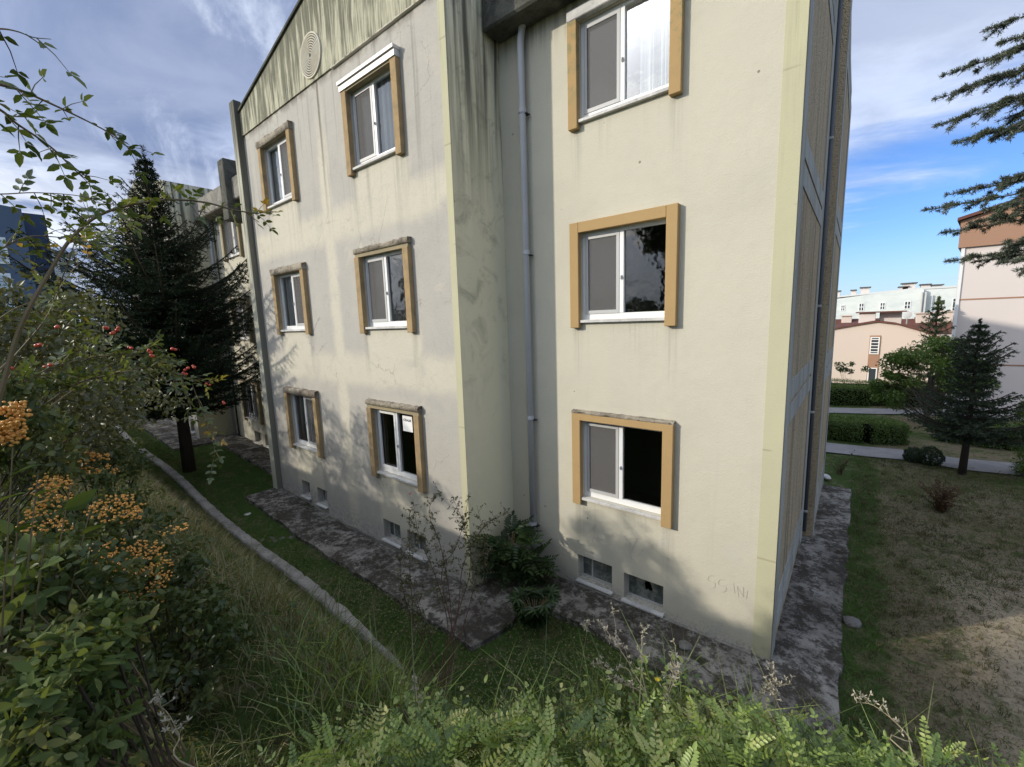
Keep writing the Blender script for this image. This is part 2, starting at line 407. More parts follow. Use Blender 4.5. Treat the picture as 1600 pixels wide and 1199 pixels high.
M['brownband'] = material('brown render', lambda t: t.mix(t.noise(t.pos(), .6, 4, .6), (.36, .215, .145), (.31, .185, .125)), .93, .1)
M['mint'] = material('pale mint render', lambda t: t.mix(t.sstep(t.noise(t.comb(t.xyz(t.pos())[0] * .2, 0., t.xyz(t.pos())[2] * .5), 1., 6, .7, .5), .42, .62), (.63, .655, .63), (.53, .565, .555)), .93, .1)
M['tile'] = material('red brown roof tiles', lambda t: t.mix(t.noise(t.pos(), 2.2, 5, .6), (.17, .075, .055), (.10, .05, .042)), .9, .1, lambda t: t.math('PINGPONG', t.xyz(t.pos())[0] * 3., 1.), .03, .8)
M['bluewall'] = material('dark blue render', lambda t: t.mix(t.noise(t.pos(), .5, 4, .6), (.105, .14, .20), (.085, .112, .165)), .9, .15)
M['bluewall2'] = material('slate blue render', lambda t: t.mix(t.noise(t.pos(), .5, 4, .6), (.055, .075, .13), (.045, .062, .105)), .9, .15)
M['palegrey'] = material('pale grey render', (.50, .50, .48), .9, .15)
M['farglass'] = material('far window glass', (.04, .05, .06), .12, .6)
M['bark'] = material('bark', lambda t: t.mix(t.noise(t.comb(t.xyz(t.pos())[0] * 8, t.xyz(t.pos())[1] * 8, t.xyz(t.pos())[2]), 3., 6, .7), (.09, .07, .055), (.035, .028, .022)), .95, .1, lambda t: t.noise(t.comb(t.xyz(t.pos())[0] * 6, t.xyz(t.pos())[1] * 6, t.xyz(t.pos())[2]), 6., 5, .7), .03, 1.)
M['greybark'] = material('grey bark', lambda t: t.mix(t.noise(t.pos(), 14, 5, .7), (.17, .155, .135), (.08, .07, .06)), .95, .1, lambda t: t.noise(t.pos(), 30, 5, .7), .02, .8)
M['darktwig'] = material('dark twigs', (.045, .036, .026), .9, .1)
M['cane'] = material('green brown cane', lambda t: t.mix(t.noise(t.pos(), 9, 4, .6), (.14, .13, .055), (.12, .065, .04)), .6, .3)
M['redcane'] = material('red cane', (.075, .034, .024), .6, .3)
M['straw'] = material('dry straw stalk', lambda t: t.mix(t.noise(t.pos(), 12, 4, .6), (.36, .31, .21), (.22, .18, .11)), .8, .2)
M['seed'] = material('dry seed head', (.40, .36, .27), .85, .1)
def c_ground(t):
    p = t.pos(); x, y, z = t.xyz(p); q = t.comb(x, y, 0.)
    straw = t.mix(t.noise(q, 9, 6, .7), (.31, .26, .165), (.20, .17, .105))
    green = t.mix(t.noise(q, 6, 6, .7), (.065, .105, .03), (.09, .15, .038))
    soil = t.mix(t.noise(q, 14, 6, .7), (.11, .085, .06), (.20, .155, .11))
    g = t.sstep(t.noise(q, .55, 5, .6, .4) + t.sstep(x, .9, .3) * .25 + t.sstep(y, 14.5, 16.5) * .10 - t.sstep(x, .2, .8) * .10, .46, .62)
    g = g.mx(t.sstep(x, -3.6, -5.) * t.sstep(y, 2.9, 3.2) * .9)
    g = (g * t.sstep(t.noise(q, 2.6, 4, .6, .5), .36, .5, .45, 1.)).mx(t.sstep(t.noise(q, 1.9, 6, .68, .8), .52, .62) * .8)
    dry = t.sstep(x, .9, 2.) * t.sstep(y, 11.5, 8.5) * t.sstep(y, 3.5, 5.)  # bare dry patch, its straw also paled to strengthen the sunlight there
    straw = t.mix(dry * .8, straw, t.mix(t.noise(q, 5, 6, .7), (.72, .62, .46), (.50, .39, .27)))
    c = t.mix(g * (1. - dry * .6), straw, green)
    c = t.mix(t.sstep(t.noise(q, 3.7, 6, .7, .6), .52, .66) * .55, c, (.085, .07, .042))
    c = t.mix(t.sstep(t.noise(q, 1.3, 5, .65, .3), .60, .72) * .7, c, soil)
    c = t.mix(t.sstep(t.noise(q, 16, 7, .78), .48, .62) * .55, c, (.05, .048, .024))
    return c
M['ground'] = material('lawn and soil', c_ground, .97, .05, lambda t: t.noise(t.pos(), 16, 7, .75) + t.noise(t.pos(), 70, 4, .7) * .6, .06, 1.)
M['path'] = material('grey path', c_conc((.30, .29, .285), (.24, .235, .23), .2), .95, .1, fine_bump, .01, .6)
M['kerb'] = material('pitted kerb concrete', c_conc((.44, .42, .385), (.27, .255, .23), .45), .95, .1, lambda t: t.noise(t.pos(), 18, 7, .75), .05, 1.)
M['stone'] = material('loose stone', c_conc((.20, .19, .175), (.13, .125, .115), .3), .95, .1, fine_bump, .02, .8)
M['paper'] = material('white paper', (.80, .80, .78), .8, .2)
M['ink'] = material('dark print', (.05, .06, .10), .8, .2)
M['pencil'] = material('grey scribble', (.42, .40, .35), .9, .1)
M['ornament'] = material('pale cast ring', lambda t: t.mix(t.noise(t.pos(), 9, 5, .7), (.66, .62, .52), (.48, .45, .37)), .9, .1, fine_bump, .006, .6)
G = lambda *c: c
M['sprucegreen'] = leafmat('spruce needles', [(.008, .016, .008), (.016, .030, .013), (.03, .045, .018)], .08, .5, .02)
M['sprucebright'] = leafmat('blue spruce needles', [(.020, .036, .018), (.036, .058, .028), (.065, .09, .045)], .1, .5, .04)
M['cedar'] = leafmat('cedar needles', [(.05, .07, .06), (.08, .10, .075), (.11, .13, .06)], .15, .5, .05)
M['leafmid'] = leafmat('tree leaves', [(.03, .055, .012), (.06, .10, .02), (.11, .15, .03)], .3)
M['leafdark'] = leafmat('dark leaves', [(.015, .032, .012), (.03, .055, .018), (.055, .09, .028)], .25, .4, .04)
M['rose'] = leafmat('rose leaves', [(.035, .06, .016), (.07, .10, .025), (.14, .17, .045), (.30, .19, .04)], .38, .4, .06)
M['rosedull'] = leafmat('dull rose leaves', [(.048, .056, .022), (.08, .09, .034), (.155, .15, .062)], .25, .4, .06)
M['pyra'] = leafmat('firethorn leaves', [(.035, .055, .016), (.07, .095, .03), (.15, .17, .06)], .25, .4, .03)
M['broad'] = leafmat('broad leaves', [(.04, .065, .018), (.07, .105, .03), (.12, .15, .05), (.21, .20, .08)], .3, .5, .012)
M['vetch'] = leafmat('vetch leaves', [(.06, .10, .022), (.16, .24, .045), (.31, .40, .085), (.46, .45, .16)], .35, .45, .05)
M['hedge'] = leafmat('box hedge leaves', [(.05, .085, .015), (.10, .165, .03), (.17, .25, .05)], .25, .45, .04)
M['grass'] = leafmat('grass blades', [(.04, .065, .015), (.075, .11, .025), (.13, .15, .045), (.24, .20, .10)], .25, .5, .04)
M['drygrass'] = leafmat('dry grass blades', [(.12, .12, .05), (.27, .225, .12), (.48, .40, .24)], .2, .5, .03)
M['redtwig'] = leafmat('reddish barberry leaves', [(.06, .035, .02), (.12, .07, .035), (.12, .11, .045)], .25, .5, .03)
M['litter'] = leafmat('fallen leaves', [(.10, .06, .03), (.20, .13, .06), (.30, .22, .10)], .1, .5, .02)
M['freshgrass'] = leafmat('fresh grass blades', [(.11, .17, .035), (.19, .27, .06), (.30, .37, .11), (.45, .41, .22)], .3, .5, .04)
M['lawngrass'] = leafmat('lawn blades', [(.05, .06, .025), (.11, .11, .05), (.22, .19, .11)], .2, .5, .03)
M['moss'] = leafmat('moss and dead leaves', [(.03, .03, .015), (.07, .055, .035), (.06, .085, .03), (.16, .11, .06)], .1, .5, .02)
M['lush'] = leafmat('lush grass', [(.05, .10, .02), (.08, .16, .03), (.12, .21, .045)], .25, .5, .03)
M['berry'] = material('orange berry', lambda t: t.mix(t.noise(t.pos(), 40, 2), (.62, .24, .035), (.70, .40, .09)), .35, .5)
M['hip'] = material('red rose hip', (.50, .06, .025), .3, .5)
M['yellowflower'] = material('yellow petals', (.75, .50, .03), .7, .2)

# ------------------------------------------------------------------ terrain
def sm(x): x = np.clip(x, 0, 1); return x * x * (3 - 2 * x)
_r = np.random.RandomState(5)
_w = [(_r.uniform(.25, 1.6), _r.uniform(0, 6.28), _r.uniform(0, 6.28)) for _ in range(14)]
def bumps(x, y):
    s = 0
    for f, a, p in _w: s = s + np.sin((x * math.cos(a) + y * math.sin(a)) * f * 2.2 + p) / (1 + 2 * f)
    return s / 6
def hz_(x, y):
    x = np.asarray(x, float); y = np.asarray(y, float)
    z = -4.5 + .05 * np.clip(-9 - x, 0, 22)
    top = -1.55 + .10 * np.clip(-y, 0, 14)
    q = sm((x + 1.5) / 1.1); s = sm((3.0 + .3 * q - y) / (2.4 - .6 * q))
    z = z * (1 - s) + top * s
    z = z - 2.6 * sm((y - 27) / 20) - 3. * sm((y - 50) / 40) - 3. * sm((-35 - x) / 50)
    amp = .02 + .10 * s + .05 * sm((x - .6) / 1.5) * sm((y - 3) / 2)
    return z + bumps(x, y) * amp
xs = np.concatenate([-np.geomspace(2500, 34, 16), np.arange(-32, 9, .16), np.geomspace(9.5, 2500, 18)])
ys = np.concatenate([-np.geomspace(2500, 13, 14), np.arange(-12, 34, .18), np.geomspace(35, 2500, 18)])
gx, gy = np.meshgrid(xs, ys, indexing='ij'); gz = hz_(gx, gy)
nx, ny = gx.shape; ii = np.arange(nx * ny).reshape(nx, ny)
gf = np.stack([ii[:-1, :-1], ii[1:, :-1], ii[1:, 1:], ii[:-1, 1:]], -1).reshape(-1, 4)
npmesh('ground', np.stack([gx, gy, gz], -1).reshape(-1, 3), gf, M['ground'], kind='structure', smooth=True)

def jag(pts, step=.35, j=.03, seed=1, closed=True):
    r = random.Random(seed); out = []
    n = len(pts)
    for i in range(n if closed else n - 1):
        a = pts[i]; b = pts[(i + 1) % n]; L = math.dist(a[:2], b[:2]); k = max(1, int(L / step))
        jj = 0 if (len(a) > 2 and a[2] == 's') else j
        for q in range(k):
            f = q / k; out.append((a[0] + (b[0] - a[0]) * f + r.uniform(-jj, jj) * (q > 0), a[1] + (b[1] - a[1]) * f + r.uniform(-jj, jj) * (q > 0)))
    return out
def slab(name, pts, z1, z0, mat, seed=1, j=.03, kind='structure', slope=0.):
    m = MB(); p2 = jag(pts, .3, j, seed)
    m.prism([(x, y, z0) for x, y in p2], (0, 0, z1 - z0))
    o = m.build(name, mat, None, kind)
    if slope:
        for v in o.data.vertices: v.co.z += slope * max(0, -9 - v.co.x)
    return o
slab('pavement', [(-12.15, 3.82), (-3.88, 3.70), (-3.72, 4.42), (-3.86, 4.98), (-2.8, 5.02), (-1.9, 4.86), (.12, 4.82), (.15, 13.25), (-.8, 13.3, 's'), (-.8, 5.95, 's'), (-4.7, 5.95, 's'), (-4.7, 4.8, 's'), (-12.15, 4.8, 's')], -4.42, -4.7, M['apron'], 2, .03, slope=.05)
slab('pavement', [(-19.0, 5.0), (-12.3, 4.95), (-12.3, 6.0, 's'), (-19.0, 6.0, 's')], -4.42, -4.7, M['apron'], 3, .03, slope=.05)
slab('pavement', [(-27.0, 3.7), (-18.2, 3.75), (-18.1, 4.9), (-18.8, 4.95, 's'), (-27.0, 4.95, 's')], -4.42, -4.7, M['apron'], 4, .03, slope=.05)
# garden paths beyond the lawn
def strip(name, pts, w, mat, dz=.02):
    v = []; f = []
    P = [np.array(p, float) for p in pts]
    Q = []
    for a, b in zip(P, P[1:]):
        for q in range(8): Q.append(a + (b - a) * q / 8)
    Q.append(P[-1])
    for i, p in enumerate(Q):
        d = Q[min(i + 1, len(Q) - 1)] - Q[max(i - 1, 0)]; d /= np.linalg.norm(d); n = np.array([-d[1], d[0]])
        for s_ in (-1, -.33, .33, 1):
            c = p + n * s_ * w / 2; v.append((c[0], c[1], float(hz_(c[0], c[1])) + dz + .02))
    for i in range(len(Q) - 1):
        for k in range(3): f.append((i * 4 + k, i * 4 + k + 1, i * 4 + k + 5, i * 4 + k + 4))
    return npmesh(name, v, f, mat, kind='structure')
strip('garden_path', [(-1.6, 17.2), (.5, 17.4), (1.4, 17.6), (2.6, 17.35), (4.5, 17.7), (14, 18.5)], 1.25, M['path'])
strip('garden_path', [(-3., 23.3), (2.3, 25.4), (9, 26.5), (20, 27)], 1.25, M['path'])
# low broken kerb along the toe of the bank
def kerb():
    r = random.Random(8); X = np.arange(-24., -4.2, .11); v = []; f = []
    for i, x in enumerate(X):
        y = 3.06 - .12 * sm((x + 9) / 5) + .05 * math.sin(x * .7); z = -4.5 + .05 * max(0, -9 - x)
        w = .095 + r.uniform(-.010, .010); e = 0.03 * sm((x + 5.4) / 1.2)
        ww = w * (1 - .55 * sm((x + 6.2) / 1.5))
        top = z + .085 + r.uniform(-.006, .006) - e * 2 - (.05 if r.random() < .05 else 0)
        for (dy_, zz) in ((-ww, z - .3), (-ww + r.uniform(-.01, .01), top - .02), (-ww + .03, top), (ww - .03, top + r.uniform(-.006, .006)), (ww + r.uniform(-.012, .012), top - .025), (ww, z - .3)):
            v.append((x, y + dy_, zz))
    n = len(X)
    for i in range(n - 1):
        for k in range(5): f.append((i * 6 + k, i * 6 + k + 1, i * 6 + k + 7, i * 6 + k + 6))
    o = npmesh('kerb_wall', v, f, M['kerb'])
    tag(o, 'long broken grey concrete kerb at the foot of the grass bank', 'kerb')
kerb()

# ------------------------------------------------------------------ near apartment building
GY, FY = 4.68, 5.85                 # planes of the gable wall and of the recessed facade
def wall_sheet(mb, x0, x1, z0, z1, y, holes, depth=.2, flip=False):
    X = sorted({x0, x1, *[h[0] for h in holes], *[h[1] for h in holes]}); Z = sorted({z0, z1, *[h[2] for h in holes], *[h[3] for h in holes]})
    for a, b in zip(X, X[1:]):
        for c, d in zip(Z, Z[1:]):
            mx, mz = (a + b) / 2, (c + d) / 2
            if any(h[0] < mx < h[1] and h[2] < mz < h[3] for h in holes): continue
            mb.quad((a, y, c), (b, y, c), (b, y, d), (a, y, d))
    for a, b, c, d in holes:
        e = y + depth
        mb.quad((a, y, c), (a, e, c), (a, e, d), (a, y, d)); mb.quad((b, y, c), (b, y, d), (b, e, d), (b, e, c))
        mb.quad((a, y, c), (b, y, c), (b, e, c), (a, e, c)); mb.quad((a, y, d), (a, e, d), (b, e, d), (b, y, d))
def rough_top(x0, x1, y0, y1, z0, z1, mat, parent, name='lintel', amp=.018, seed=1):
    """lintel whose render has fallen off: lumpy strip"""
    r = random.Random(seed); n = max(4, int((x1 - x0) / .05)); v = []; f = []
    prof = [(y1, z0), (y0, z0), (y0 - .004, (z0 + z1) / 2), (y0, z1 - .01), ((y0 + y1) / 2, z1), (y1, z1 + .01)]
    for i in range(n + 1):
        x = x0 + (x1 - x0) * i / n
        for k, (y, z) in enumerate(prof):
            a = amp if 1 < k < 5 else 0
            v.append((x, y + r.uniform(-a, a * .4), z + r.uniform(-a, a)))
    K = len(prof)
    for i in range(n):
        for k in range(K - 1): f.append((i * K + k, (i + 1) * K + k, (i + 1) * K + k + 1, i * K + k + 1))
    for b in (0, n): f.append(tuple([b * K, b * K + 1, b * K + 3, b * K + 5]))
    return npmesh(name, v, f, mat, parent)
def window(parent, xc, zb, yw, style, lint='clean', W=1.6, jamb='tan', rnd=1, sash='left', dim=False):
    """a surround 1.6 m wide: zb is the height of the sill top; yw the plane of the wall"""
    x0, x1 = xc - W / 2, xc + W / 2; jw = .15; a, b = x0 + jw, x1 - jw; z0, z1 = zb, zb + 1.28; zt = zb + 1.43
    yf = yw - .09; ys = yw + .05
    fr = MB(); t_ = .045
    fr.box(a, a + t_, ys, ys + .06, z0, z1).box(b - t_, b, ys, ys + .06, z0, z1).box(a + t_, b - t_, ys, ys + .06, z1 - t_, z1).box(a + t_, b - t_, ys, ys + .06, z0, z0 + .085)
    w = fr.build('window', M['pvc'], parent)
    mj = M[jamb]
    MB().box(x0, a - .001, yf, yw + .02, zb - .12, zt - (.0 if lint != 'clean' else .0) - (.14 if lint != 'clean' else 0) , .006).build('jamb', mj, w)
    MB().box(b + .001, x1, yf, yw + .02, zb - .12, zt - (.14 if lint != 'clean' else 0), .006).build('jamb', mj, w)
    if lint == 'clean': MB().box(a, b, yf, yw + .02, z1 + .0, zt, .006).build('lintel', mj, w)
    elif lint == 'metal':
        MB().box(x0 - .01, x1 + .005, yf - .02, yw + .02, zt - .139, zt - .04).box(x0 - .02, x1 + .015, yf - .05, yw + .02, zt - .04, zt + .01).build('lintel', M['metalcap'], w)
        MB().box(a, b, yf + .01, yw + .02, z1 - .02, zt - .141).build('lintel_soffit', M['dulltan'], w)
    elif lint == 'stone':
        MB().box(x0 - .005, x1 + .005, yf - .006, yw + .02, zt - .139, zt, .01).build('lintel', M['sill'], w)
    elif lint == 'half':
        MB().box(x0, x1, yf, yw + .02, z1, zt - .04, .006).build('lintel', mj, w)
        rough_top(x0, x1, yf + .004, yw + .02, zt - .045, zt, M['crumbled'], w, 'lintel', .012, rnd)
    else:
        MB().box(x0 + .01, x1 - .01, yf + .02, yw + .02, z1, zt - .05, .004).build('lintel', M['dulltan'], w)
        rough_top(x0 - .01, x1 + .01, yf, yw + .02, zt - (.14 if lint == 'broken' else .08), zt + .01, M['crumbled'], w, 'lintel', .02, rnd)
    MB().box(a + .002, b - .002, yf - .03 + .055, ys + .02, z0 - .045, z0 - .003, .004).build('sill', M['sill'], w)
    xm = (a + b) / 2 - .02
    MB().box(xm - .03, xm + .03, ys - .006, ys + .065, z0 + .086, z1 - t_ - .001).build('mullion', M['pvc'], w)
    # sash with the insect screen on one side
    sx0, sx1 = (a + t_, xm - .03) if sash == 'left' else (xm + .03, b - t_)
    px0, px1 = (xm + .03, b - t_) if sash == 'left' else (a + t_, xm - .03)
    sz0, sz1 = z0 + .085, z1 - t_; q = .05
    s = MB(); yq = ys - .012
    s.box(sx0 + .004, sx0 + q, yq, yq + .03, sz0, sz1 - .004).box(sx1 - q, sx1 - .004, yq, yq + .03, sz0, sz1 - .004).box(sx0 + q, sx1 - q, yq, yq + .03, sz1 - q, sz1 - .004).box(sx0 + q, sx1 - q, yq, yq + .03, sz0, sz0 + q)
    s.build('sash', M['pvcgrey'] if style != 'plain' else M['pvc'], w)
    if style != 'plain':
        MB().quad((sx0 + q, yq + .012, sz0 + q), (sx1 - q, yq + .012, sz0 + q), (sx1 - q, yq + .012, sz1 - q), (sx0 + q, yq + .012, sz1 - q)).build('insect_screen', M['screen'], w)
    gm = M['glassbright'] if style == 'bright' else M['glass']
    for (g0, g1) in ((sx0, sx1), (px0, px1)):
        MB().quad((g0, ys + .035, sz0), (g1, ys + .035, sz0), (g1, ys + .035, sz1), (g0, ys + .035, sz1)).build('pane', gm, w)
    hx = xm
    MB().box(hx - .012, hx + .012, yq - .012, yq + .0, z0 + .56, z0 + .62, .004).box(hx - .006, hx + .006, yq - .028, yq - .012, z0 + .575, z0 + .605).build('handle', M['pvcgrey'], w)
    if style in ('curtain', 'bright', 'dimcurtain', 'halfcurtain'):
        cx0, cx1 = (px0, px1) if style == 'bright' else (a + t_, b - t_)
        if style == 'bright': cx0 = px0 + .27 * (px1 - px0)
        if style == 'halfcurtain': cx0, cx1 = a + t_, xm - .1
        n = 90; v = []; f = []; r = random.Random(rnd + 5); ph = r.uniform(0, 6)
        for i in range(n + 1):
            x = cx0 + (cx1 - cx0) * i / n; d = .02 * math.sin(i * .55 + ph) + .012 * math.sin(i * 1.3 + 2)
            v += [(x, ys + .12 + d, z0 - .05), (x, ys + .12 + d, z1 + .05)]
        for i in range(n): f.append((2 * i, 2 * i + 2, 2 * i + 3, 2 * i + 1))
        npmesh('curtain', v, f, M['curtaindim'] if style in ('dimcurtain',) else M['curtain'], w, smooth=True)
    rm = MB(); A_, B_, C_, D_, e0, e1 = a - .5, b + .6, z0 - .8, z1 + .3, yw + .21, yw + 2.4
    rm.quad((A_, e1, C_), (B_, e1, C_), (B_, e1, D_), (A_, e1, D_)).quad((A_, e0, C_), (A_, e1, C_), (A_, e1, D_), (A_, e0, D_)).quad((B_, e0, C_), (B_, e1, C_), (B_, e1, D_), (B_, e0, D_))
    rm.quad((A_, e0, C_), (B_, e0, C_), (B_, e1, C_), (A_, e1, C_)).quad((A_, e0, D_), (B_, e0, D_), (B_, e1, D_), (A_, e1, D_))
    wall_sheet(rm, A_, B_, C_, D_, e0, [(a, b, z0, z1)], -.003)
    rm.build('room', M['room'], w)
    return w, (a, b, z0, z1)
def basement_window(parent, x0, x1, z0, z1, yw, broken=False):
    f = MB(); ys = yw + .12; q = .03
    f.box(x0, x0 + q, ys, ys + .04, z0, z1).box(x1 - q, x1, ys, ys + .04, z0, z1).box(x0 + q, x1 - q, ys, ys + .04, z0, z0 + q).box(x0 + q, x1 - q, ys, ys + .04, z1 - q, z1)
    w = f.build('basement_window', M['pvcgrey'], parent)
    xm = x0 + .33 * (x1 - x0)
    if not broken: MB().box(xm - .012, xm + .012, ys + .002, ys + .038, z0 + q, z1 - q).build('mullion', M['pvcgrey'], w)
    y = ys + .02
    if broken:
        cxp, czp = x0 + .55 * (x1 - x0), z0 + .6 * (z1 - z0); hole = []
        r = random.Random(4)
        ang = [k * math.tau / 12 for k in range(12)]
        hole = [(cxp + math.cos(q_) * r.uniform(.04, .10), czp + math.sin(q_) * r.uniform(.04, .11)) for q_ in ang]
        rim = []
        for q_ in ang:
            c, s_ = math.cos(q_), math.sin(q_); tt = min(((x1 - cxp) / c) if c > 1e-6 else 9, ((x0 - cxp) / c) if c < -1e-6 else 9, ((z1 - czp) / s_) if s_ > 1e-6 else 9, ((z0 - czp) / s_) if s_ < -1e-6 else 9)
            rim.append((cxp + c * tt, czp + s_ * tt))
        v = [(p[0], y, p[1]) for p in hole + rim]; fa = [(k, (k + 1) % 12, 12 + (k + 1) % 12, 12 + k) for k in range(12)]
        npmesh('broken_pane', v, fa, M['dustyglass'], w)
    else: MB().quad((x0, y, z0), (x1, y, z0), (x1, y, z1), (x0, y, z1)).build('pane', M['dustyglass'], w)
    MB().box(x0 - .02, x1 + .02, yw - .07, ys - .002, z0 - .035, z0 - .003, .004).build('sill', M['sill'], w)
    rm = MB(); rm.box(x0 - .3, x1 + .3, yw + .22, yw + 1.4, z0 - .4, z1 + .3)
    for fce in list(rm.bm.faces):
        if fce.calc_center_median().y < yw + .23: rm.bm.faces.remove(fce)
    rm.build('room', M['room'], w)
    return (x0, x1, z0, z1)
M['dustyglass'] = material('dusty basement glass', lambda t: t.mix(t.sstep(t.noise(t.pos(), 7, 5, .7, .4), .4, .65), (.06, .075, .07), (.17, .18, .17)), .25, .5)
ST = 2.85
BA = thing('apartment_building', (-6, 5.85, -4.5), 'nearest three storey cream apartment block with ochre window surrounds and stained gable', 'building')
holesF, holesG = [], []
AXC = -2.66
for k, (style, lint) in enumerate((('dark', 'half'), ('dark', 'clean'), ('bright', 'stone'))):
    w, h = window(BA, AXC, -2.85 + .01 + ST * k, FY, style, lint, rnd=k + 1); holesF.append(h)
for col, xc in enumerate((-10.27, -6.63)):
    specs = ((('dimcurtain', 'broken'), ('halfcurtain', 'broken'), ('curtain', 'broken')), (('plain', 'broken2'), ('dark', 'broken2'), ('curtain', 'metal')))[col]
    for k, (style, lint) in enumerate(specs):
        w, h = window(BA, xc, -2.85 + .01 + ST * k, GY, style, lint, jamb='tan2', rnd=10 + col * 4 + k, sash='left' if col else 'right'); holesG.append(h)
        if col == 1 and k == 0: SIGNX = h
for x0, x1, z0, z1 in ((-3.42, -2.80, -4.33, -3.90), (-2.60, -1.98, -4.36, -3.93)):
    holesF.append(basement_window(BA, x0, x1, z0, z1, FY, x0 > -3))
for x0, x1, z0, z1 in ((-10.78, -10.36, -4.18, -3.78), (-10.0, -9.54, -4.2, -3.8), (-7.28, -6.72, -4.28, -3.86), (-6.5, -5.95, -4.30, -3.87)):
    holesG.append(basement_window(BA, x0, x1, z0, z1, GY))
RX = -.597; GXR = -4.79; GXL = -12.1
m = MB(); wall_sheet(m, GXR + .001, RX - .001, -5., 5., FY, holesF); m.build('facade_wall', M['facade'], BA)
m = MB(); wall_sheet(m, GXL, GXR - .001, -5., 4.70, GY, holesG); m.build('gable_wall', M['gable'], BA)
PK = 6.17; PX = -8.42; EV = 5.19
prof = [(GXL, 4.70), (GXR - .001, 4.70), (GXR - .001, EV), (PX, PK), (GXL, EV)]
m = MB(); m.prism([(x, GY - .03, z) for x, z in prof], (0, .28, 0)); m.build('gable_top', M['gabletop'], BA)
# thin dark coping on the gable slopes
m = MB()
for (a, b) in (((GXL - .06, EV - .01), (PX, PK + .003)), ((PX, PK + .003), (GXR + .06, EV - .01))):
    m.prism([(a[0], GY - .07, a[1]), (b[0], GY - .07, b[1]), (b[0], GY - .07, b[1] + .05), (a[0], GY - .07, a[1] + .05)], (0, .35, 0))
m.build('coping', M['darkconc'], BA)
# string course with remains of render
rough_top(-7.75, -5.2, GY - .045, GY + .01, 4.675, 4.70, M['ornament'], BA, 'string_course', .008, 3)
MB().quad((GXR, GY + .001, -5), (GXR, FY + .2, -5), (GXR, FY + .2, EV), (GXR, GY + .001, EV)).build('return_wall', M['return'], BA)
MB().box(GXR - .13, GXR + .0035, GY - .006, GY + .0005, -4.9, EV).build('corner_band', M['band'], BA)
MB().box(RX - .205, RX + .003, FY - .006, FY + .001, -4.9, 5.2).build('corner_band', M['band'], BA)
MB().box(GXL - .12, GXL + .13, GY - .14, GY + .05, -4.9, 5.45, .01).build('fin', M['finmat'] if 'finmat' in M else M['darkconc'], BA) if False else None
def c_fin(t):
    p, x, y, z = wallcoords(t)
    c = t.mix(t.noise(p, 2., 5, .6), (.50, .49, .39), (.40, .39, .32))
    c = t.mix(t.sstep(streaks(t, x + y, z, 12, .4, 1.), .42, .62) * t.sstep(z, -2., 4.) * .8, c, (.07, .068, .055))
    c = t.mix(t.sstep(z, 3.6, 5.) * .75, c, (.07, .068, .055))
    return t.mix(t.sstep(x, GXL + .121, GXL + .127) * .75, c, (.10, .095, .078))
M['fin'] = material('fin render', c_fin, .93, .1, fine_bump, .01, .5)
MB().box(GXL - .14, GXL + .13, GY - .14, GY + .03, -4.9, 5.5, .008).build('fin', M['fin'], BA)
# eave box over the recessed facade
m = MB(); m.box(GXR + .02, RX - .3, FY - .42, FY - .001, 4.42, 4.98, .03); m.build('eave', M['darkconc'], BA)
MB().box(GXR, RX - .002, FY + .002, FY + .3, 4.98, 5.25).build('parapet', M['gabletop'], BA)
M['recessdark'] = material('dark recess line', (.10, .11, .12), .6, .3)
# side wall: two stepped sections of roughcast panels in a raised blue-grey grid
S1, S2, S3 = 5.85, 9.75, 13.35; X1, X2 = RX, RX + .17
RIDY = 9.6
def zroof(y): return 5.26 + .33 - abs(y - RIDY) * .27
m = MB(); m.quad((X1, S1 + .001, -5), (X1, S2, -5), (X1, S2, zroof(S2)), (X1, S1 + .001, zroof(S1))); m.build('side_wall', M['rough'], BA)
m = MB(); m.prism([(X2, S2 + .12, -5), (X2, S3, -5), (X2, S3, zroof(S3)), (X2, RIDY + .3, zroof(RIDY + .3)), (X2, S2 + .12, zroof(S2 + .12))], (-.6, 0, 0)); m.build('side_wall', M['rough'], BA)
for (ya, yb, xx) in ((S1 + .02, S2 - .01, X1), (S2 + .13, S3 - .01, X2)):
    L = yb - ya
    for (u0, u1) in ((0, .30), (L - .42, L)):
        MB().box(xx, xx + .016, ya + u0, ya + u1, -5, zroof(ya + u0) - .02, .003).build('pilaster', M['bluegrey'], BA)
    for k in range(-2, 2):
        zc = 1.75 + ST * k
        for (z0, z1) in ((zc - .28, zc - .03), (zc + .03, zc + .28)):
            MB().box(xx, xx + .013, ya + .301, yb - .421, z0, z1, .003).build('floor_band', M['bluegrey'], BA)
MB().tube([(X1 + .04, S2 + .06, zroof(S2) - .1), (X1 + .04, S2 + .06, -4.3)], .035, 10).build('downpipe', M['recessdark'], BA, smooth=True)  # dark tube stands in for the shaded recess line between the sections
for z in (-3.9, -1.9, .1, 3.0): MB().box(X1, X1 + .075, S2 + .02, S2 + .10, z, z + .05, .01).build('pipe_bracket', M['pvcgrey'], BA)
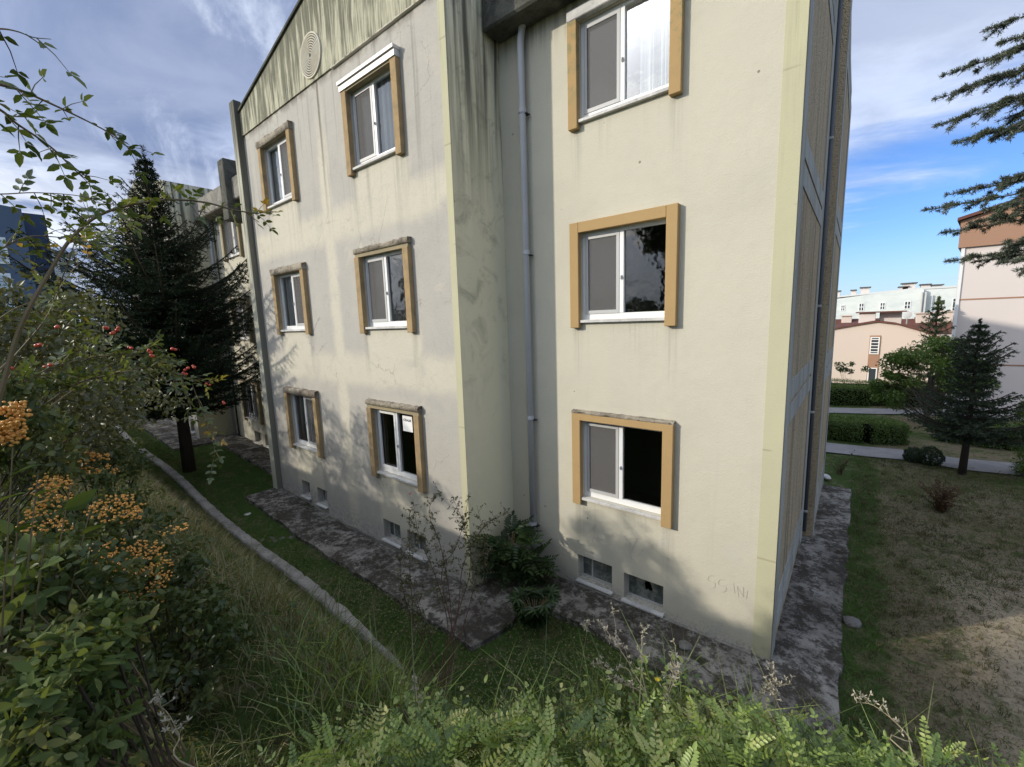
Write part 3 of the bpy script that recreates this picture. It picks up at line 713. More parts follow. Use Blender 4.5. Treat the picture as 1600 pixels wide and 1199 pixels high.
# roofs and back
m = MB()
m.quad((GXL, GY + .2, EV - .03), (GXL, 14, EV - .03), (PX, 14, PK - .03), (PX, GY + .2, PK - .03)); m.quad((PX, GY + .2, PK - .03), (PX, 14, PK - .03), (GXR, 14, EV - .03), (GXR, GY + .2, EV - .03))
m.quad((GXR - 4, RIDY, zroof(RIDY)), (X1, RIDY, zroof(RIDY)), (X1, S1 + .3, zroof(S1 + .3)), (GXR - 4, S1 + .3, zroof(S1 + .3))); m.quad((GXR - 4, RIDY, zroof(RIDY)), (X2, RIDY, zroof(RIDY)), (X2, S3, zroof(S3)), (GXR - 4, S3, zroof(S3)))
m.build('roof', M['tile'], BA)
m = MB(); m.quad((GXL, S3 - .01, -5), (X2, S3 - .01, -5), (X2, S3 - .01, 4.6), (GXL, S3 - .01, 4.6)); m.quad((GXL, GY + .2, -5), (GXL, S3, -5), (GXL, S3, 5.1), (GXL, GY + .2, 5.1)); m.build('back_wall', M['facade'], BA)
# round ring ornament
om = MB(); mc = (-8.41, 5.14)
for i, r in enumerate(np.linspace(.05, .37, 9)):
    n = 40; w = .013 if r < .36 else .02; v0 = []
    ring = [[om.bm.verts.new((mc[0] + (r + dr) * math.cos(q), yy, mc[1] + (r + dr) * math.sin(q))) for q in [math.tau * k / n for k in range(n)]] for dr, yy in ((-w, GY - .028), (-w * .6, GY - .058), (w * .6, GY - .058), (w, GY - .028))]
    for a, b in zip(ring, ring[1:]):
        for k_ in range(n): om.bm.faces.new((a[k_], a[(k_ + 1) % n], b[(k_ + 1) % n], b[k_]))
om.build('ring_ornament', M['ornament'], BA)
om = MB(); om.bm.faces.new([om.bm.verts.new((mc[0] + .375 * math.cos(q), GY - .034, mc[1] + .375 * math.sin(q))) for q in [math.tau * k / 40 for k in range(40)]]); om.build('ring_backing', M['darkconc'], BA)  # dark disc added to deepen the gaps between the rings
# downpipe in the corner
def pipe(parent, x, y, zt, zb, brs):
    p = MB().tube([(x + .10, y - .02, zt + .12), (x + .03, y, zt), (x, y, zt - .15), (x, y, zb)], .052, 12).build('downpipe', M['pipe'], parent, smooth=True)
    for z in brs:
        MB().tube([(x, y, z - .03), (x, y, z + .03)], .062, 12).build('pipe_collar', M['pipe'], p, smooth=False)
        MB().box(x - .01, x + .09, y - .005, y + .08, z - .05, z - .035).build('pipe_bracket', M['black'], p)
pipe(BA, -4.27, FY - .10, 4.4, -4.35, (3.25, 1.12, -1.62, -3.55))
# plinth line at the foot
MB().box(GXR + .06, RX - .21, FY - .05, FY - .001, -5, -4.40, .01).build('plinth', M['concrete'], BA)
MB().box(GXL + .14, GXR - .14, GY - .04, GY - .001, -5, -4.36, .01).build('plinth', M['concrete'], BA)
# scribbles on the render (thin pencilled strokes)
def stroke(px, wdt=.004):
    pts = [onY(x, y, FY - .004) for x, y in px]; m = MB()
    for a, b in zip(pts, pts[1:]):
        d = np.array([b[0] - a[0], b[2] - a[2]]); L = np.linalg.norm(d) + 1e-9; n = np.array([-d[1], d[0]]) / L * wdt / 2
        m.box(0, 1, 0, 1, 0, 1)
        vs = m.bm.verts[-8:] if False else list(m.bm.verts)[-8:]
        for v in vs:
            e = b if v.co.x > .5 else a; s_ = 1 if v.co.z > .5 else -1
            v.co = Vector((e[0] + n[0] * s_, FY - .003 + (0 if v.co.y > .5 else -.0015), e[2] + n[1] * s_))
    return m
def arc(cx, cy, rx, ry, a0, a1, n=7): return [(cx + rx * math.cos(rad(a0 + (a1 - a0) * i / n)), cy + ry * math.sin(rad(a0 + (a1 - a0) * i / n))) for i in range(n + 1)]
strokes = [arc(1112, 905, 6, 5, -40, -270) + arc(1112, 915, 6, 5, -90, 130), arc(1128, 911, 6, 5, -40, -270) + arc(1129, 921, 6, 5, -90, 130), [(1146, 912), (1148, 928)],
           [(1154, 934), (1152, 917), (1162, 934), (1161, 918)], [(1168, 924), (1166, 936)],
           [(905, 824), (920, 833), (931, 820), (925, 846), (943, 844), (930, 822)], [(918, 848), (928, 826), (936, 842), (921, 839)], [(975, 838), (984, 850), (983, 862), (988, 876)], [(976, 843), (996, 842), (985, 866)], [(998, 868), (1006, 858)], [(948, 853), (960, 851)]]
for s_ in strokes: stroke(s_).build('scribble', M['pencil'], BA)
# for-rent sheet in the lower window of the gable wall
a_, b_, z0_, z1_ = SIGNX
SG = thing('rent_sign', (b_ - .33, GY + .08, z1_ - .32), 'white paper rental notice taped inside the lower right gable window', 'sign')
MB().box(b_ - .47, b_ - .19, GY + .036, GY + .040, z1_ - .36, z1_ - .07).build('sheet', M['paper'], SG)
def lettering(txt, size, loc, mat, parent, name='lettering'):
    cu = bpy.data.curves.new('txt', 'FONT'); cu.body = txt; cu.size = size; cu.align_x = 'CENTER'; cu.extrude = .0006; cu.offset = size * .025
    to = bpy.data.objects.new('txt', cu); COL.objects.link(to); bpy.context.view_layer.update()
    me = bpy.data.meshes.new_from_object(to.evaluated_get(bpy.context.evaluated_depsgraph_get())); bpy.data.objects.remove(to)
    me.materials.clear(); me.materials.append(mat)
    o = link(name, me, parent); o.rotation_euler = (rad(90), 0, 0); o.location = Vector(loc) - wloc(parent); return o
lettering('KİRALIK', .062, (b_ - .33, GY + .0345, z1_ - .17), M['ink'], SG)

# ------------------------------------------------------------------ adjoining block further left
BB = thing('apartment_building', (-19, 5.85, -4.2), 'adjoining stained apartment block further left, half hidden by the dark spruce', 'building')
DZ = -.28; G2 = -18.87; G2L = -26.2
hF, hG = [], []
for k in range(3):
    w, h = window(BB, -16.75, -2.84 + ST * k + DZ, FY, 'dark' if k else 'plain', 'broken2', jamb='dulltan', rnd=30 + k); hF.append(h)
    if k == 0:
        g = MB()
        for i in range(9): g.box(h[0] + .05 + i * .15, h[0] + .065 + i * .15, FY - .02, FY - .005, h[2] - .05, h[3])
        for z in (h[2] + .1, (h[2] + h[3]) / 2, h[3] - .1): g.box(h[0], h[1], FY - .024, FY - .0205, z, z + .02)
        g.build('window_grille', M['black'], w)
    for c, xc in enumerate((-20.75, -24.4)):
        w, h = window(BB, xc, -2.84 + ST * k + DZ, GY, 'dark', 'broken2', jamb='dulltan', rnd=40 + k + c * 5); hG.append(h)
for x0, x1 in ((-16.9, -16.3), (-16.0, -15.4)): hF.append(basement_window(BB, x0, x1, -4.0, -3.6, FY))
for x0, x1 in ((-20.5, -20.0), (-19.8, -19.35), (-23.9, -23.4), (-23.1, -22.6)): hG.append(basement_window(BB, x0, x1, -3.75, -3.35, GY))
m = MB(); wall_sheet(m, G2 + .001, GXL - .001, -5., 4.6, FY, hF); m.build('facade_wall', M['facade'], BB)
m = MB(); wall_sheet(m, G2L, G2 - .001, -5., 4.42, GY, hG); m.build('gable_wall', M['gable'], BB)
E2 = 5.22; P2 = 6.05; PX2 = (G2 + G2L) / 2
m = MB(); m.prism([(x, GY - .03, z) for x, z in [(G2L, 4.42), (G2 - .001, 4.42), (G2 - .001, E2), (PX2, P2), (G2L, E2)]], (0, .28, 0)); m.build('gable_top', M['gabletop'], BB)
MB().quad((G2, GY + .001, -5), (G2, FY + .2, -5), (G2, FY + .2, E2), (G2, GY + .001, E2)).build('return_wall', M['return'], BB)
MB().quad((G2 - .01, FY + .2, 4.), (G2 - .01, 11, 4.), (G2 - .01, 11, E2), (G2 - .01, FY + .2, E2)).build('return_wall', M['darkconc'], BB)
MB().box(G2 + .02, GXL - .15, FY - .45, FY - .001, 3.98, 4.62, .03).build('eave', M['concrete'], BB)
MB().box(-15.5, -15.05, FY - .62, FY + .1, 3.4, 5.15, .02).build('pier', M['darkconc'], BB)
MB().box(G2L - .1, G2 + .05, GY - .08, GY + .3, E2 + .005, E2 + .06).build('coping', M['darkconc'], BB) if False else None
MB().quad((G2 - 8, 5.5, 4.62), (GXL, 5.5, 4.62), (GXL, 13, 5.1), (G2 - 8, 13, 5.1)).build('roof', M['tile'], BB)
pipe(BB, G2 + .35, FY - .1, 4.0, -4.1, (2.4, 0., -2.4))
MB().tube([(G2 + .62, FY - .06, 3.95), (G2 + .62, FY - .06, -4.1)], .03, 8).build('downpipe', M['darkconc'], BB, smooth=True)
# concrete retaining wall closing the far end of the grass strip
tag(MB().box(-33, -32.6, -2., 9., -4.5, -1.9, .02).build('retaining_wall', M['concrete']), 'dark stained concrete wall closing the far end of the grass strip', 'wall')

# ------------------------------------------------------------------ houses beyond
def far_window(parent, x0, x1, z0, z1, y, fm='pvc', bars=0, cross=False, q=.09):
    f = MB(); f.box(x0, x0 + q, y - .05, y, z0, z1).box(x1 - q, x1, y - .05, y, z0, z1).box(x0 + q, x1 - q, y - .05, y, z1 - q, z1).box(x0 + q, x1 - q, y - .05, y, z0, z0 + q)
    if cross: f.box((x0 + x1) / 2 - q / 2, (x0 + x1) / 2 + q / 2, y - .052, y, z0 + q, z1 - q).box(x0 + q, x1 - q, y - .049, y, (z0 + z1) / 2 - q / 2, (z0 + z1) / 2 + q / 2)
    for i in range(bars): zz = z0 + q + (z1 - z0 - 2 * q) * (i + .5) / bars; f.box(x0 + q, x1 - q, y - .04, y - .01, zz - .03, zz + .03)
    w = f.build('window', M[fm], parent)
    MB().box(x0 + q, x1 - q, y - .012, y - .004, z0 + q, z1 - q).build('pane', M['farglass'], w)
# salmon gabled house
HY = 40.
HS = thing('gabled_house', (1.5, HY + 4, -7), 'salmon rendered house with a low curved gable and brown stair strip', 'house')
xc = 1.1
gp = [(-4.6, -8.5), (6.0, -8.5), (6.0, -2.9), (4.9, -2.2), (3.4, -1.45), (2.2, -.98), (xc, -.78), (0., -.98), (-1.3, -1.25), (-2.6, -1.75), (-4.6, -2.9)]
MB().prism([(x, HY, z) for x, z in gp], (0, 9, 0)).build('wall', M['pink2'], HS)
m = MB(); top = gp[2:]
for a, b in zip(top, top[1:]): m.prism([(a[0], HY - .15, a[1] + .01), (b[0], HY - .15, b[1] + .01), (b[0], HY - .15, b[1] + .12), (a[0], HY - .15, a[1] + .12)], (0, 9.3, 0))
rf = m.build('roof', M['tile'], HS)
for (x0, x1, y0) in ((.1, 1.05, 41.), (1.3, 2.5, 41.6)):
    c = MB().box(x0, x1, y0, y0 + .8, -1.3, -.12, .02).build('chimney', M['pinkwall'], rf)
MB().box(-.1, 2.7, 40.8, 42.5, -.12, -.03).build('chimney_cap', M['tile'], rf)
MB().box(.80, 1.42, HY - .03, HY + .01, -8, -1.72).build('brown_strip', M['brownband'], HS)
for z in (-3.05, -5.25, -7.4): far_window(HS, .84, 1.36, z, z + 1.22, HY - .031, 'pvc', 5 if z > -4 else 0, q=.07)
MB().box(5.95, 6.25, HY - .05, HY + .3, -8.5, -2.9).build('corner_strip', M['brownband'], HS)
# rooftops between the houses
def low_house(x0, x1, y, z, d, label, chim, hh=1.2):
    h = thing('rooftop_house', ((x0 + x1) / 2, y, -9), label, 'house', 'tiled roofs behind the salmon house')
    MB().box(x0, x1, y, y + d, -9, z).build('wall', M['pinkwall'], h)
    ym = y + d / 2
    r = MB().prism([(x0 - .3, y - .3, z - .05), (x0 - .3, ym, z + hh), (x0 - .3, y + d + .3, z - .05)], (x1 - x0 + .6, 0, 0)).build('roof', M['tile'], h)
    for cx_, w_, hc in chim: MB().box(cx_, cx_ + w_, ym - 1.2, ym - .4, z + .3, z + hh + hc, .02).box(cx_ - .12, cx_ + w_ + .12, ym - 1.35, ym - .25, z + hh + hc, z + hh + hc + .1).build('chimney', M['pink2'], r)
    return r
low_house(-3.5, 3.0, 52, -1.6, 6, 'low house with dark red roof left of the twin pink chimneys', [(-1.2, .8, .3)], .9)
low_house(2.8, 9.6, 50, -1.9, 7, 'low house with brick chimneys and a satellite dish behind the salmon house', [(4.1, 1.0, .45), (5.4, 1.0, .55), (6.6, .7, .1)], 1.1)
low_house(8.6, 13.0, 46, -2.0, 6, 'low tiled house tucked beside the tall pink block', [(9.2, .9, .7)], .9)
dish = MB(); n = 14
cen = np.array([3.4, 50.2, -.45]); rows = []
for r in (0, .12, .22, .30): rows.append([dish.bm.verts.new((cen[0] + r * math.cos(q) * .9, cen[1] + .3 * r * r, cen[2] + r * math.sin(q) + r * math.cos(q) * .25)) for q in [math.tau * k_ / n for k_ in range(n)]])
for a, b in zip(rows, rows[1:]):
    for k_ in range(n):
        try: dish.bm.faces.new((a[k_], a[(k_ + 1) % n], b[(k_ + 1) % n], b[k_]))
        except ValueError: pass
dish.tube([(3.4, 50.3, -.1), (3.4, 50.9, -1.2)], .05, 6)
tag(dish.build('satellite_dish', M['palegrey']), 'pale satellite dish on the tiled roof behind the salmon house', 'satellite dish')
# pale mint block far away
MT = thing('long_block', (4, 95, -10), 'long pale mint apartment block with small square windows on the skyline', 'building')
MB().prism([(-14, 90, -12), (7.6, 90, -12), (7.6, 90, 3.05), (2., 90, 2.75), (-3, 90, 2.2), (-14, 90, 1.6)], (0, 12, 0)).build('wall', M['mint'], MT)
MB().box(7.61, 26, 91.0, 102, -12, 3.0).build('wall', M['mintdark'] if 'mintdark' in M else M['mint'], MT)
for (px0, px1, py0, py1) in ((1314, 1320, 477, 487), (1342, 1350, 474, 487), (1375, 1383, 473, 485), (1413, 1423, 471, 484)):
    a = onY(px0 - 1, py1, 89.9); b = onY(px1 + 1, py0, 89.9); far_window(MT, a[0], b[0], a[2], b[2], 89.99, 'pvc', 0, True, .11)
a = onY(1486, 488, 90.9); b = onY(1497, 466, 90.9); far_window(MT, a[0], b[0] + .6, a[2], b[2], 90.99, 'pvc', 2, False, .12)
rr = MB().prism([(-14, 92, 1.7), (2., 92, 2.8), (7.6, 92, 3.1), (26, 92, 3.05), (26, 92, 3.3), (7.6, 92, 3.4), (2, 92, 3.05), (-14, 92, 1.9)], (0, 9, 0)).build('roof', M['palegrey'], MT)
for px, pw, ph in ((1352, 10, 9), (1412, 9, 6), (1420, 13, 12), (1446, 9, 8), (1464, 10, 6), (1334, 6, 5), (1308, 8, 5)):
    a = onY(px, 452, 93); s_ = 93 * .77 / 665 * 1.05
    MB().box(a[0] - pw * s_ / 2, a[0] + pw * s_ / 2, 93, 94.5, 2.2, 3.1 + ph * s_ * .75).build('chimney', M['pinkwall'], rr)
    MB().box(a[0] - pw * s_ * .65, a[0] + pw * s_ * .65, 92.7, 94.8, 3.101 + ph * s_ * .75, 3.25 + ph * s_ * .75).build('chimney_cap', M['darkconc'], rr)
for px in (1440, 1446): 
    a = onY(px, 470, 89.8); MB().tube([(a[0], 89.8, 2.6), (a[0], 89.8, -3)], .12, 6).build('downpipe', M['palegrey'], MT)
tag(MB().tube([onY(1471, 500, 70), onY(1471, 474, 70)], .08, 6).box(*(lambda p: (p[0] - .25, p[0] + .25, 69.8, 70.2, p[2] - .2, p[2] + .3))(onY(1471, 474, 70))).build('street_lamp', M['black']), 'thin dark lamp post standing before the mint block', 'lamp')
# tall pink block on the right
TP = thing('tall_block', (9, 26, -5), 'tall pale pink block with a brown gable band at the right edge', 'building')
TY = 26.; x0 = 3.30
def fp(mb, a, b, z0, z1, y0, y1, k=.16):
    mb.prism([(a, y0, z0), (b, y0, z0), (b, y1, z0), (a + (y1 - y0) * k, y1, z0)], (0, 0, z1 - z0)); return mb
fp(MB(), x0, 16, -7, 2.5, TY, TY + 12).build('wall', M['pinkwall'], TP)
MB().prism([(x0 - .22, TY - .12, 2.48), (16.2, TY - .12, 2.48), (16.2, TY - .12, 3.9), (9.6, TY - .12, 5.5), (x0 - .22, TY - .12, 3.55)], (2., 12.2, 0)).build('gable_top', M['brownband'], TP)
m = MB()
for a, b in (((x0 - .35, 3.55), (9.6, 5.52)), ((9.6, 5.52), (16.4, 3.9))): m.prism([(a[0], TY - .3, a[1]), (b[0], TY - .3, b[1]), (b[0], TY - .3, b[1] + .12), (a[0], TY - .3, a[1] + .12)], (2.1, 12.5, 0))
m.build('roof', M['tile'], TP)
for z in (.36, -2.35): MB().box(x0 + .002, 16, TY - .012, TY + .01, z - .03, z + .03).build('string_course', M['brownband'], TP)
MB().box(x0 - .10, x0 - .002, TY - .06, TY + .08, -6, 2.47).build('downpipe', M['pvc'], TP)
# dark blue building at the left edge
def blue():
    B = thing('blue_building', (-95, 8, -8), 'dark blue flat roofed building at the left edge of the view', 'building')
    A = lambda px, py, D: ray(px, py) / 665 * D
    D = 60.
    def ext(pl, mat, name, vec):
        MB().prism(pl, vec).build(name, mat, B)
    tl, tm, tr = ray(-80, 305), ray(33, 327), ray(68, 335)
    X0 = -82.
    f = lambda r, x: r * (x / r[0])
    a, b = f(ray(-90, 300), X0 + 6), f(ray(33, 327), X0 + 6)
    MB().prism([(X0 + 6, a[1], -9), (X0 + 6, b[1], -9), (X0 + 6, b[1], b[2]), (X0 + 6, a[1], b[2] + .6)], (-14, 0, 0)).build('wall', M['bluewall'], B)
    b2, c = f(ray(33, 335), X0), f(ray(70, 337), X0)
    MB().prism([(X0, b[1] - 1, -9), (X0, c[1], -9), (X0, c[1], c[2]), (X0, b[1] - 1, c[2])], (-8, 0, 0)).build('wall', M['bluewall2'], B)
    for (u0, v0, u1, v1) in ((-12, 372, 8, 412), (-14, 428, 16, 462), (-14, 470, 22, 500), (-14, 512, 26, 545)):
        p, q = f(ray(u0, v1), X0 + 6.05), f(ray(u1, v0), X0 + 6.05)
        w = MB().box(X0 + 6.001, X0 + 6.08, p[1], q[1], p[2], q[2]).build('window', M['pvc'], B)
        MB().box(X0 + 6.081, X0 + 6.10, p[1] + .2, q[1] - .25, p[2] + .25, q[2] - .25).build('pane', M['skyglass'], w)
M['skyglass'] = material('pale reflecting glass', (.35, .42, .48), .08, .8)
blue()
PB = thing('pale_building', (-100, 17, -8), 'pale grey building half seen between the spruce and the blue one', 'building')
def pb():
    f = lambda r, x: r * (x / r[0]); a, b = f(ray(74, 400), -100.), f(ray(104, 398), -100.)
    MB().box(-108, -100, a[1], b[1], -10, b[2]).build('wall', M['palegrey'], PB)
    for k in range(3):
        w = MB().box(-99.99, -99.9, a[1] + 1, a[1] + 2.6, b[2] - 3 - 3 * k, b[2] - 1.6 - 3 * k).build('window', M['pvc'], PB)
        MB().box(-99.899, -99.88, a[1] + 1.15, a[1] + 2.45, b[2] - 2.85 - 3 * k, b[2] - 1.75 - 3 * k).build('pane', M['farglass'], w)
    MB().box(-108.2, -99.8, a[1] - .2, b[1] + .2, b[2] + .001, b[2] + .3).build('roof', M['darkconc'], PB)
pb()
#VEGETATION
# ------------------------------------------------------------------ vegetation
R = np.random.RandomState(11)
def unit(a): return a / (np.linalg.norm(a, axis=-1, keepdims=True) + 1e-9)
def H(x, y): return float(hz_(x, y))
def hit(px, py):
    r = ray(px, py); r = r / np.linalg.norm(r); s = .4
    while s < 200:
        p = r * s
        if p[2] <= H(p[0], p[1]): return p
        s += .02 * (1 + s * .2)
    return r * 200
class Lf:
    """collects folded leaves as quads"""
    def __init__(s): s.a = []
    def add(s, P, D, N, L, W, v):
        n = len(P); f = lambda q: np.broadcast_to(np.asarray(q, float).reshape(-1), (n,)) if np.ndim(q) < 2 else q
        g = lambda q: np.broadcast_to(np.asarray(q, float), (n, 3))
        s.a.append((g(P), unit(g(D)), g(N), f(L), f(W), f(v)))
    def build(s, name, mat, parent, oval=True, fold=.25, kind=None, smooth=False):
        if smooth: return s.build_smooth(name, mat, parent, fold, kind)
        P, D, N = (np.concatenate([q[i] for q in s.a]) for i in range(3)); L, W, v = (np.concatenate([q[i] for q in s.a]) for i in (3, 4, 5))
        S = unit(np.cross(D, N)); N = unit(np.cross(S, D)); L = L[:, None]; W = W[:, None] * .5
        if oval:
            up = N * W * fold
            vs = np.stack([P, P + D * L * .28 + S * W + up, P + D * L * .68 + S * W * .85 + up - N * L * .04, P + D * L - N * L * .12, P + D * L * .68 - S * W * .85 + up - N * L * .04, P + D * L * .28 - S * W + up], 1).reshape(-1, 3)
            b = np.arange(len(P))[:, None] * 6; f = np.concatenate([b + np.array([[0, 1, 2, 3]]), b + np.array([[0, 3, 4, 5]])], 1).reshape(-1, 4); v = np.repeat(v, 2)
        else:
            vs = np.stack([P, P + D * L * .45 + S * W, P + D * L, P + D * L * .45 - S * W], 1).reshape(-1, 3)
            b = np.arange(len(P))[:, None] * 4; f = b + np.array([[0, 1, 2, 3]])
        return npmesh(name, vs, f, mat, parent, v=v, kind=kind)
def _bs(s, name, mat, parent, fold, kind):
    P, D, N = (np.concatenate([q[i] for q in s.a]) for i in range(3)); L, W, v = (np.concatenate([q[i] for q in s.a]) for i in (3, 4, 5))
    S = unit(np.cross(D, N)); N = unit(np.cross(S, D)); L = L[:, None]; W = W[:, None] * .5
    us = [0, .16, .42, .70, .90, 1.]; ws = [.06, .62, 1., .80, .36, .02]; cols = []
    for u_, w_2 in zip(us, ws):
        c = P + D * L * u_ - N * L * .16 * u_ ** 2; e = N * W * w_2 * fold
        cols += [c - S * W * w_2 + e, c, c + S * W * w_2 + e]
    vs = np.stack(cols, 1).reshape(-1, 3); b = np.arange(len(P))[:, None] * 18; f = []
    for i in range(5): f += [b + [[3 * i, 3 * i + 1, 3 * i + 4, 3 * i + 3]], b + [[3 * i + 1, 3 * i + 2, 3 * i + 5, 3 * i + 4]]]
    return npmesh(name, vs, np.concatenate(f, 1).reshape(-1, 4), mat, parent, v=np.repeat(v, 10), kind=kind, smooth=True)
Lf.build_smooth = _bs
def curve(pts, n=24):
    """Catmull-Rom through the points"""
    P = [np.array(p, float) for p in pts]; P = [2 * P[0] - P[1]] + P + [2 * P[-1] - P[-2]]; out = []
    seg = len(P) - 3; k = max(2, n // seg)
    for i in range(seg):
        a, b, c, d = P[i:i + 4]
        for q in range(k):
            t_ = q / k; out.append(.5 * ((2 * b) + (c - a) * t_ + (2 * a - 5 * b + 4 * c - d) * t_ ** 2 + (3 * b - a - 3 * c + d) * t_ ** 3))
    out.append(P[-2]); return np.array(out)
def rnd_unit(n): return unit(R.normal(size=(n, 3)))
# --- conifers
def conifer(parent, base, h, r, clear, mat, levels, per, needle, nw, droop=.25, twist=.13, per_twig=20, tipup=.25, shape=1., bare=0., ymax=99., var=.28):
    bx, by, bz = base; lf = Lf(); tb = MB()
    tb.tube([(bx, by, bz - .1), (bx + .02, by, bz + h * .35), (bx, by, bz + h * .97)], [h * .017 + .02, h * .012 + .015, .012], 9)
    tb.build('trunk', M['bark'], parent, smooth=True)
    br = MB(); P, D, N, L = [], [], [], []
    for i in range(levels):
        f = i / (levels - 1); z = clear + (h - clear) * .95 * f ** .92
        env = (r * float(np.interp(f, [0, .1, .38, .55, .70, .86, 1], [.74, 1, .94, .62, .30, .12, .02])) if shape == 0 else r * (1 - f) ** shape * (.75 + .25 * math.sin(f * 9 + 1))) * (.88 + .12 * math.sin(f * 31)) + .06
        if f < .12: env *= .8 + f * 1.6
        for j in range(per):
            a = math.tau * (j + R.uniform(-.35, .35)) / per + i * 2.4; ln = env * R.uniform(1 - var, 1.12)
            if math.sin(a) > .05: ln = min(ln, ymax / math.sin(a))
            d = np.array([math.cos(a), math.sin(a), 0]); n_ = max(3, int(ln / .25)); pts = []
            if var > .5 and f < .75:
                if R.uniform() < .11: continue
                z_off = R.normal(0, .07)
            else: z_off = 0.
            rise = .45 * f - droop * (1 - f)
            for q in range(n_ + 1):
                u_ = q / n_; pts.append(np.array([bx, by, bz + z + z_off]) + d * ln * u_ + np.array([0, 0, ln * (rise * u_ + tipup * u_ ** 2.4)]))
            br.tube(pts, [.012 + .010 * ln * (1 - q / n_) for q in range(n_ + 1)], 4, False)
            pts = np.array(pts)
            nt = max(3, int(ln / twist))
            for q in range(nt):
                u_ = (q + .5) / nt
                if u_ < bare: continue
                k = u_ * n_; k0 = min(int(k), n_ - 1); p = pts[k0] + (pts[k0 + 1] - pts[k0]) * (k - k0)
                for sgn in (-1, 1):
                    side = np.array([-d[1], d[0], 0]) * sgn
                    td = unit(d * .75 + side * R.uniform(.5, 1.) + np.array([0, 0, R.uniform(-.35, .15)]))
                    tl = (.12 + .30 * ln * (1 - u_) ** .8) * R.uniform(.6, 1.1)
                    m_ = max(4, int(per_twig * tl / .3)); w = R.uniform(0, 1, m_)[:, None]
                    P.append(p + td * tl * w); rr = rnd_unit(m_)
                    D.append(unit(td * .8 + rr * .75)); N.append(rnd_unit(m_)); L.append(np.full(m_, needle) * R.uniform(.7, 1.2, m_))
            m_ = int(ln * 26) + 8; w = R.uniform(max(.1, bare), 1.02, m_); k = np.clip(w * n_, 0, n_ - .001); k0 = k.astype(int)
            P.append(pts[k0] + (pts[k0 + 1] - pts[k0]) * (k - k0)[:, None]); D.append(unit(d * .6 + rnd_unit(m_) * .8)); N.append(rnd_unit(m_)); L.append(np.full(m_, needle))
    m_ = 420; w = R.uniform(.84, 1.01, m_)[:, None]; P.append(np.array([bx, by, bz]) + np.array([0, 0, h]) * w); D.append(unit(rnd_unit(m_) * .8 + [0, 0, .7])); N.append(rnd_unit(m_)); L.append(np.full(m_, needle))
    br.build('branches', M['bark'], parent, kind='stuff')
    P, D, N, L = map(np.concatenate, (P, D, N, L)); lf.add(P, D, N, L, nw, R.uniform(0, 1, len(P)) ** 1.5)
    lf.build('crown', mat, parent, False, kind='stuff')
# --- broadleaf trees and bushes
def blobtree(parent, base, h, lobes, n, leaf, mat, trunk_r, clumps=38, v0=0., bark='greybark', leafw=.5, up=.5, part='crown', spread=.30, smooth=False):
    """lobes: (x, y, z, rx, ry, rz) relative to base"""
    b = np.array(base, float); P = []; V_ = []; m = MB(); vol = np.array([l[3] * l[4] * l[5] for l in lobes]); vol = vol ** .67; vol /= vol.sum()
    for l, fr in zip(lobes, vol):
        k = max(3, int(clumps * fr)); c0 = b + np.array(l[:3]); rad_ = np.array(l[3:])
        cc = rnd_unit(k) * (R.uniform(.35, 1., k) ** .5)[:, None] * rad_ + c0
        per = int(n * fr / k) + 1
        for c in cc:
            s = rad_.mean() * spread * R.uniform(.7, 1.3)
            q = rnd_unit(per) * (R.uniform(0, 1, per) ** .45)[:, None] * s * np.array([1, 1, .75]) + c
            P.append(q); V_.append(np.clip(R.uniform(0, 1) * .5 + R.uniform(0, .5, per) + v0, 0, 1))
            st = b + np.array([R.uniform(-.05, .05) * l[3], R.uniform(-.05, .05) * l[4], h * R.uniform(.05, .45) if trunk_r > .03 else 0]); mid = (st + c) / 2 + R.uniform(-.08, .08, 3) * rad_.mean() + [0, 0, .1 * rad_[2]]
            if trunk_r <= .03 and R.uniform() < .6: continue
            m.tube(curve([st, mid, c], 6), np.linspace(max(.004, trunk_r * .25), .002 + trunk_r * .05, 7), 4, False)
    P = np.concatenate(P); V_ = np.concatenate(V_); n_ = len(P)
    keep = P[:, 2] > hz_(P[:, 0], P[:, 1]) + .02; P = P[keep]; V_ = V_[keep]; n_ = len(P)
    lf = Lf(); N = unit(rnd_unit(n_) * .8 + np.array([0, 0, up])); lf.add(P, unit(rnd_unit(n_) + [0, 0, -.1]), N, leaf * R.uniform(.6, 1.3, n_), leaf * leafw * R.uniform(.8, 1.2, n_), V_)
    m.build('branches' if trunk_r > .03 else 'stems', M[bark], parent)
    if trunk_r > .03: MB().tube([b + [0, 0, -.1], b + [.02, .01, h * .3], b + [0, .03, h * .62]], [trunk_r, trunk_r * .8, trunk_r * .35], 9).build('trunk', M[bark], parent, smooth=True)
    return lf.build(part, mat, parent, True, kind='stuff', smooth=smooth)

M['firgreen'] = leafmat('pale fir needles', [(.06, .09, .04), (.10, .14, .06), (.15, .19, .09)], .15, .5, .03)
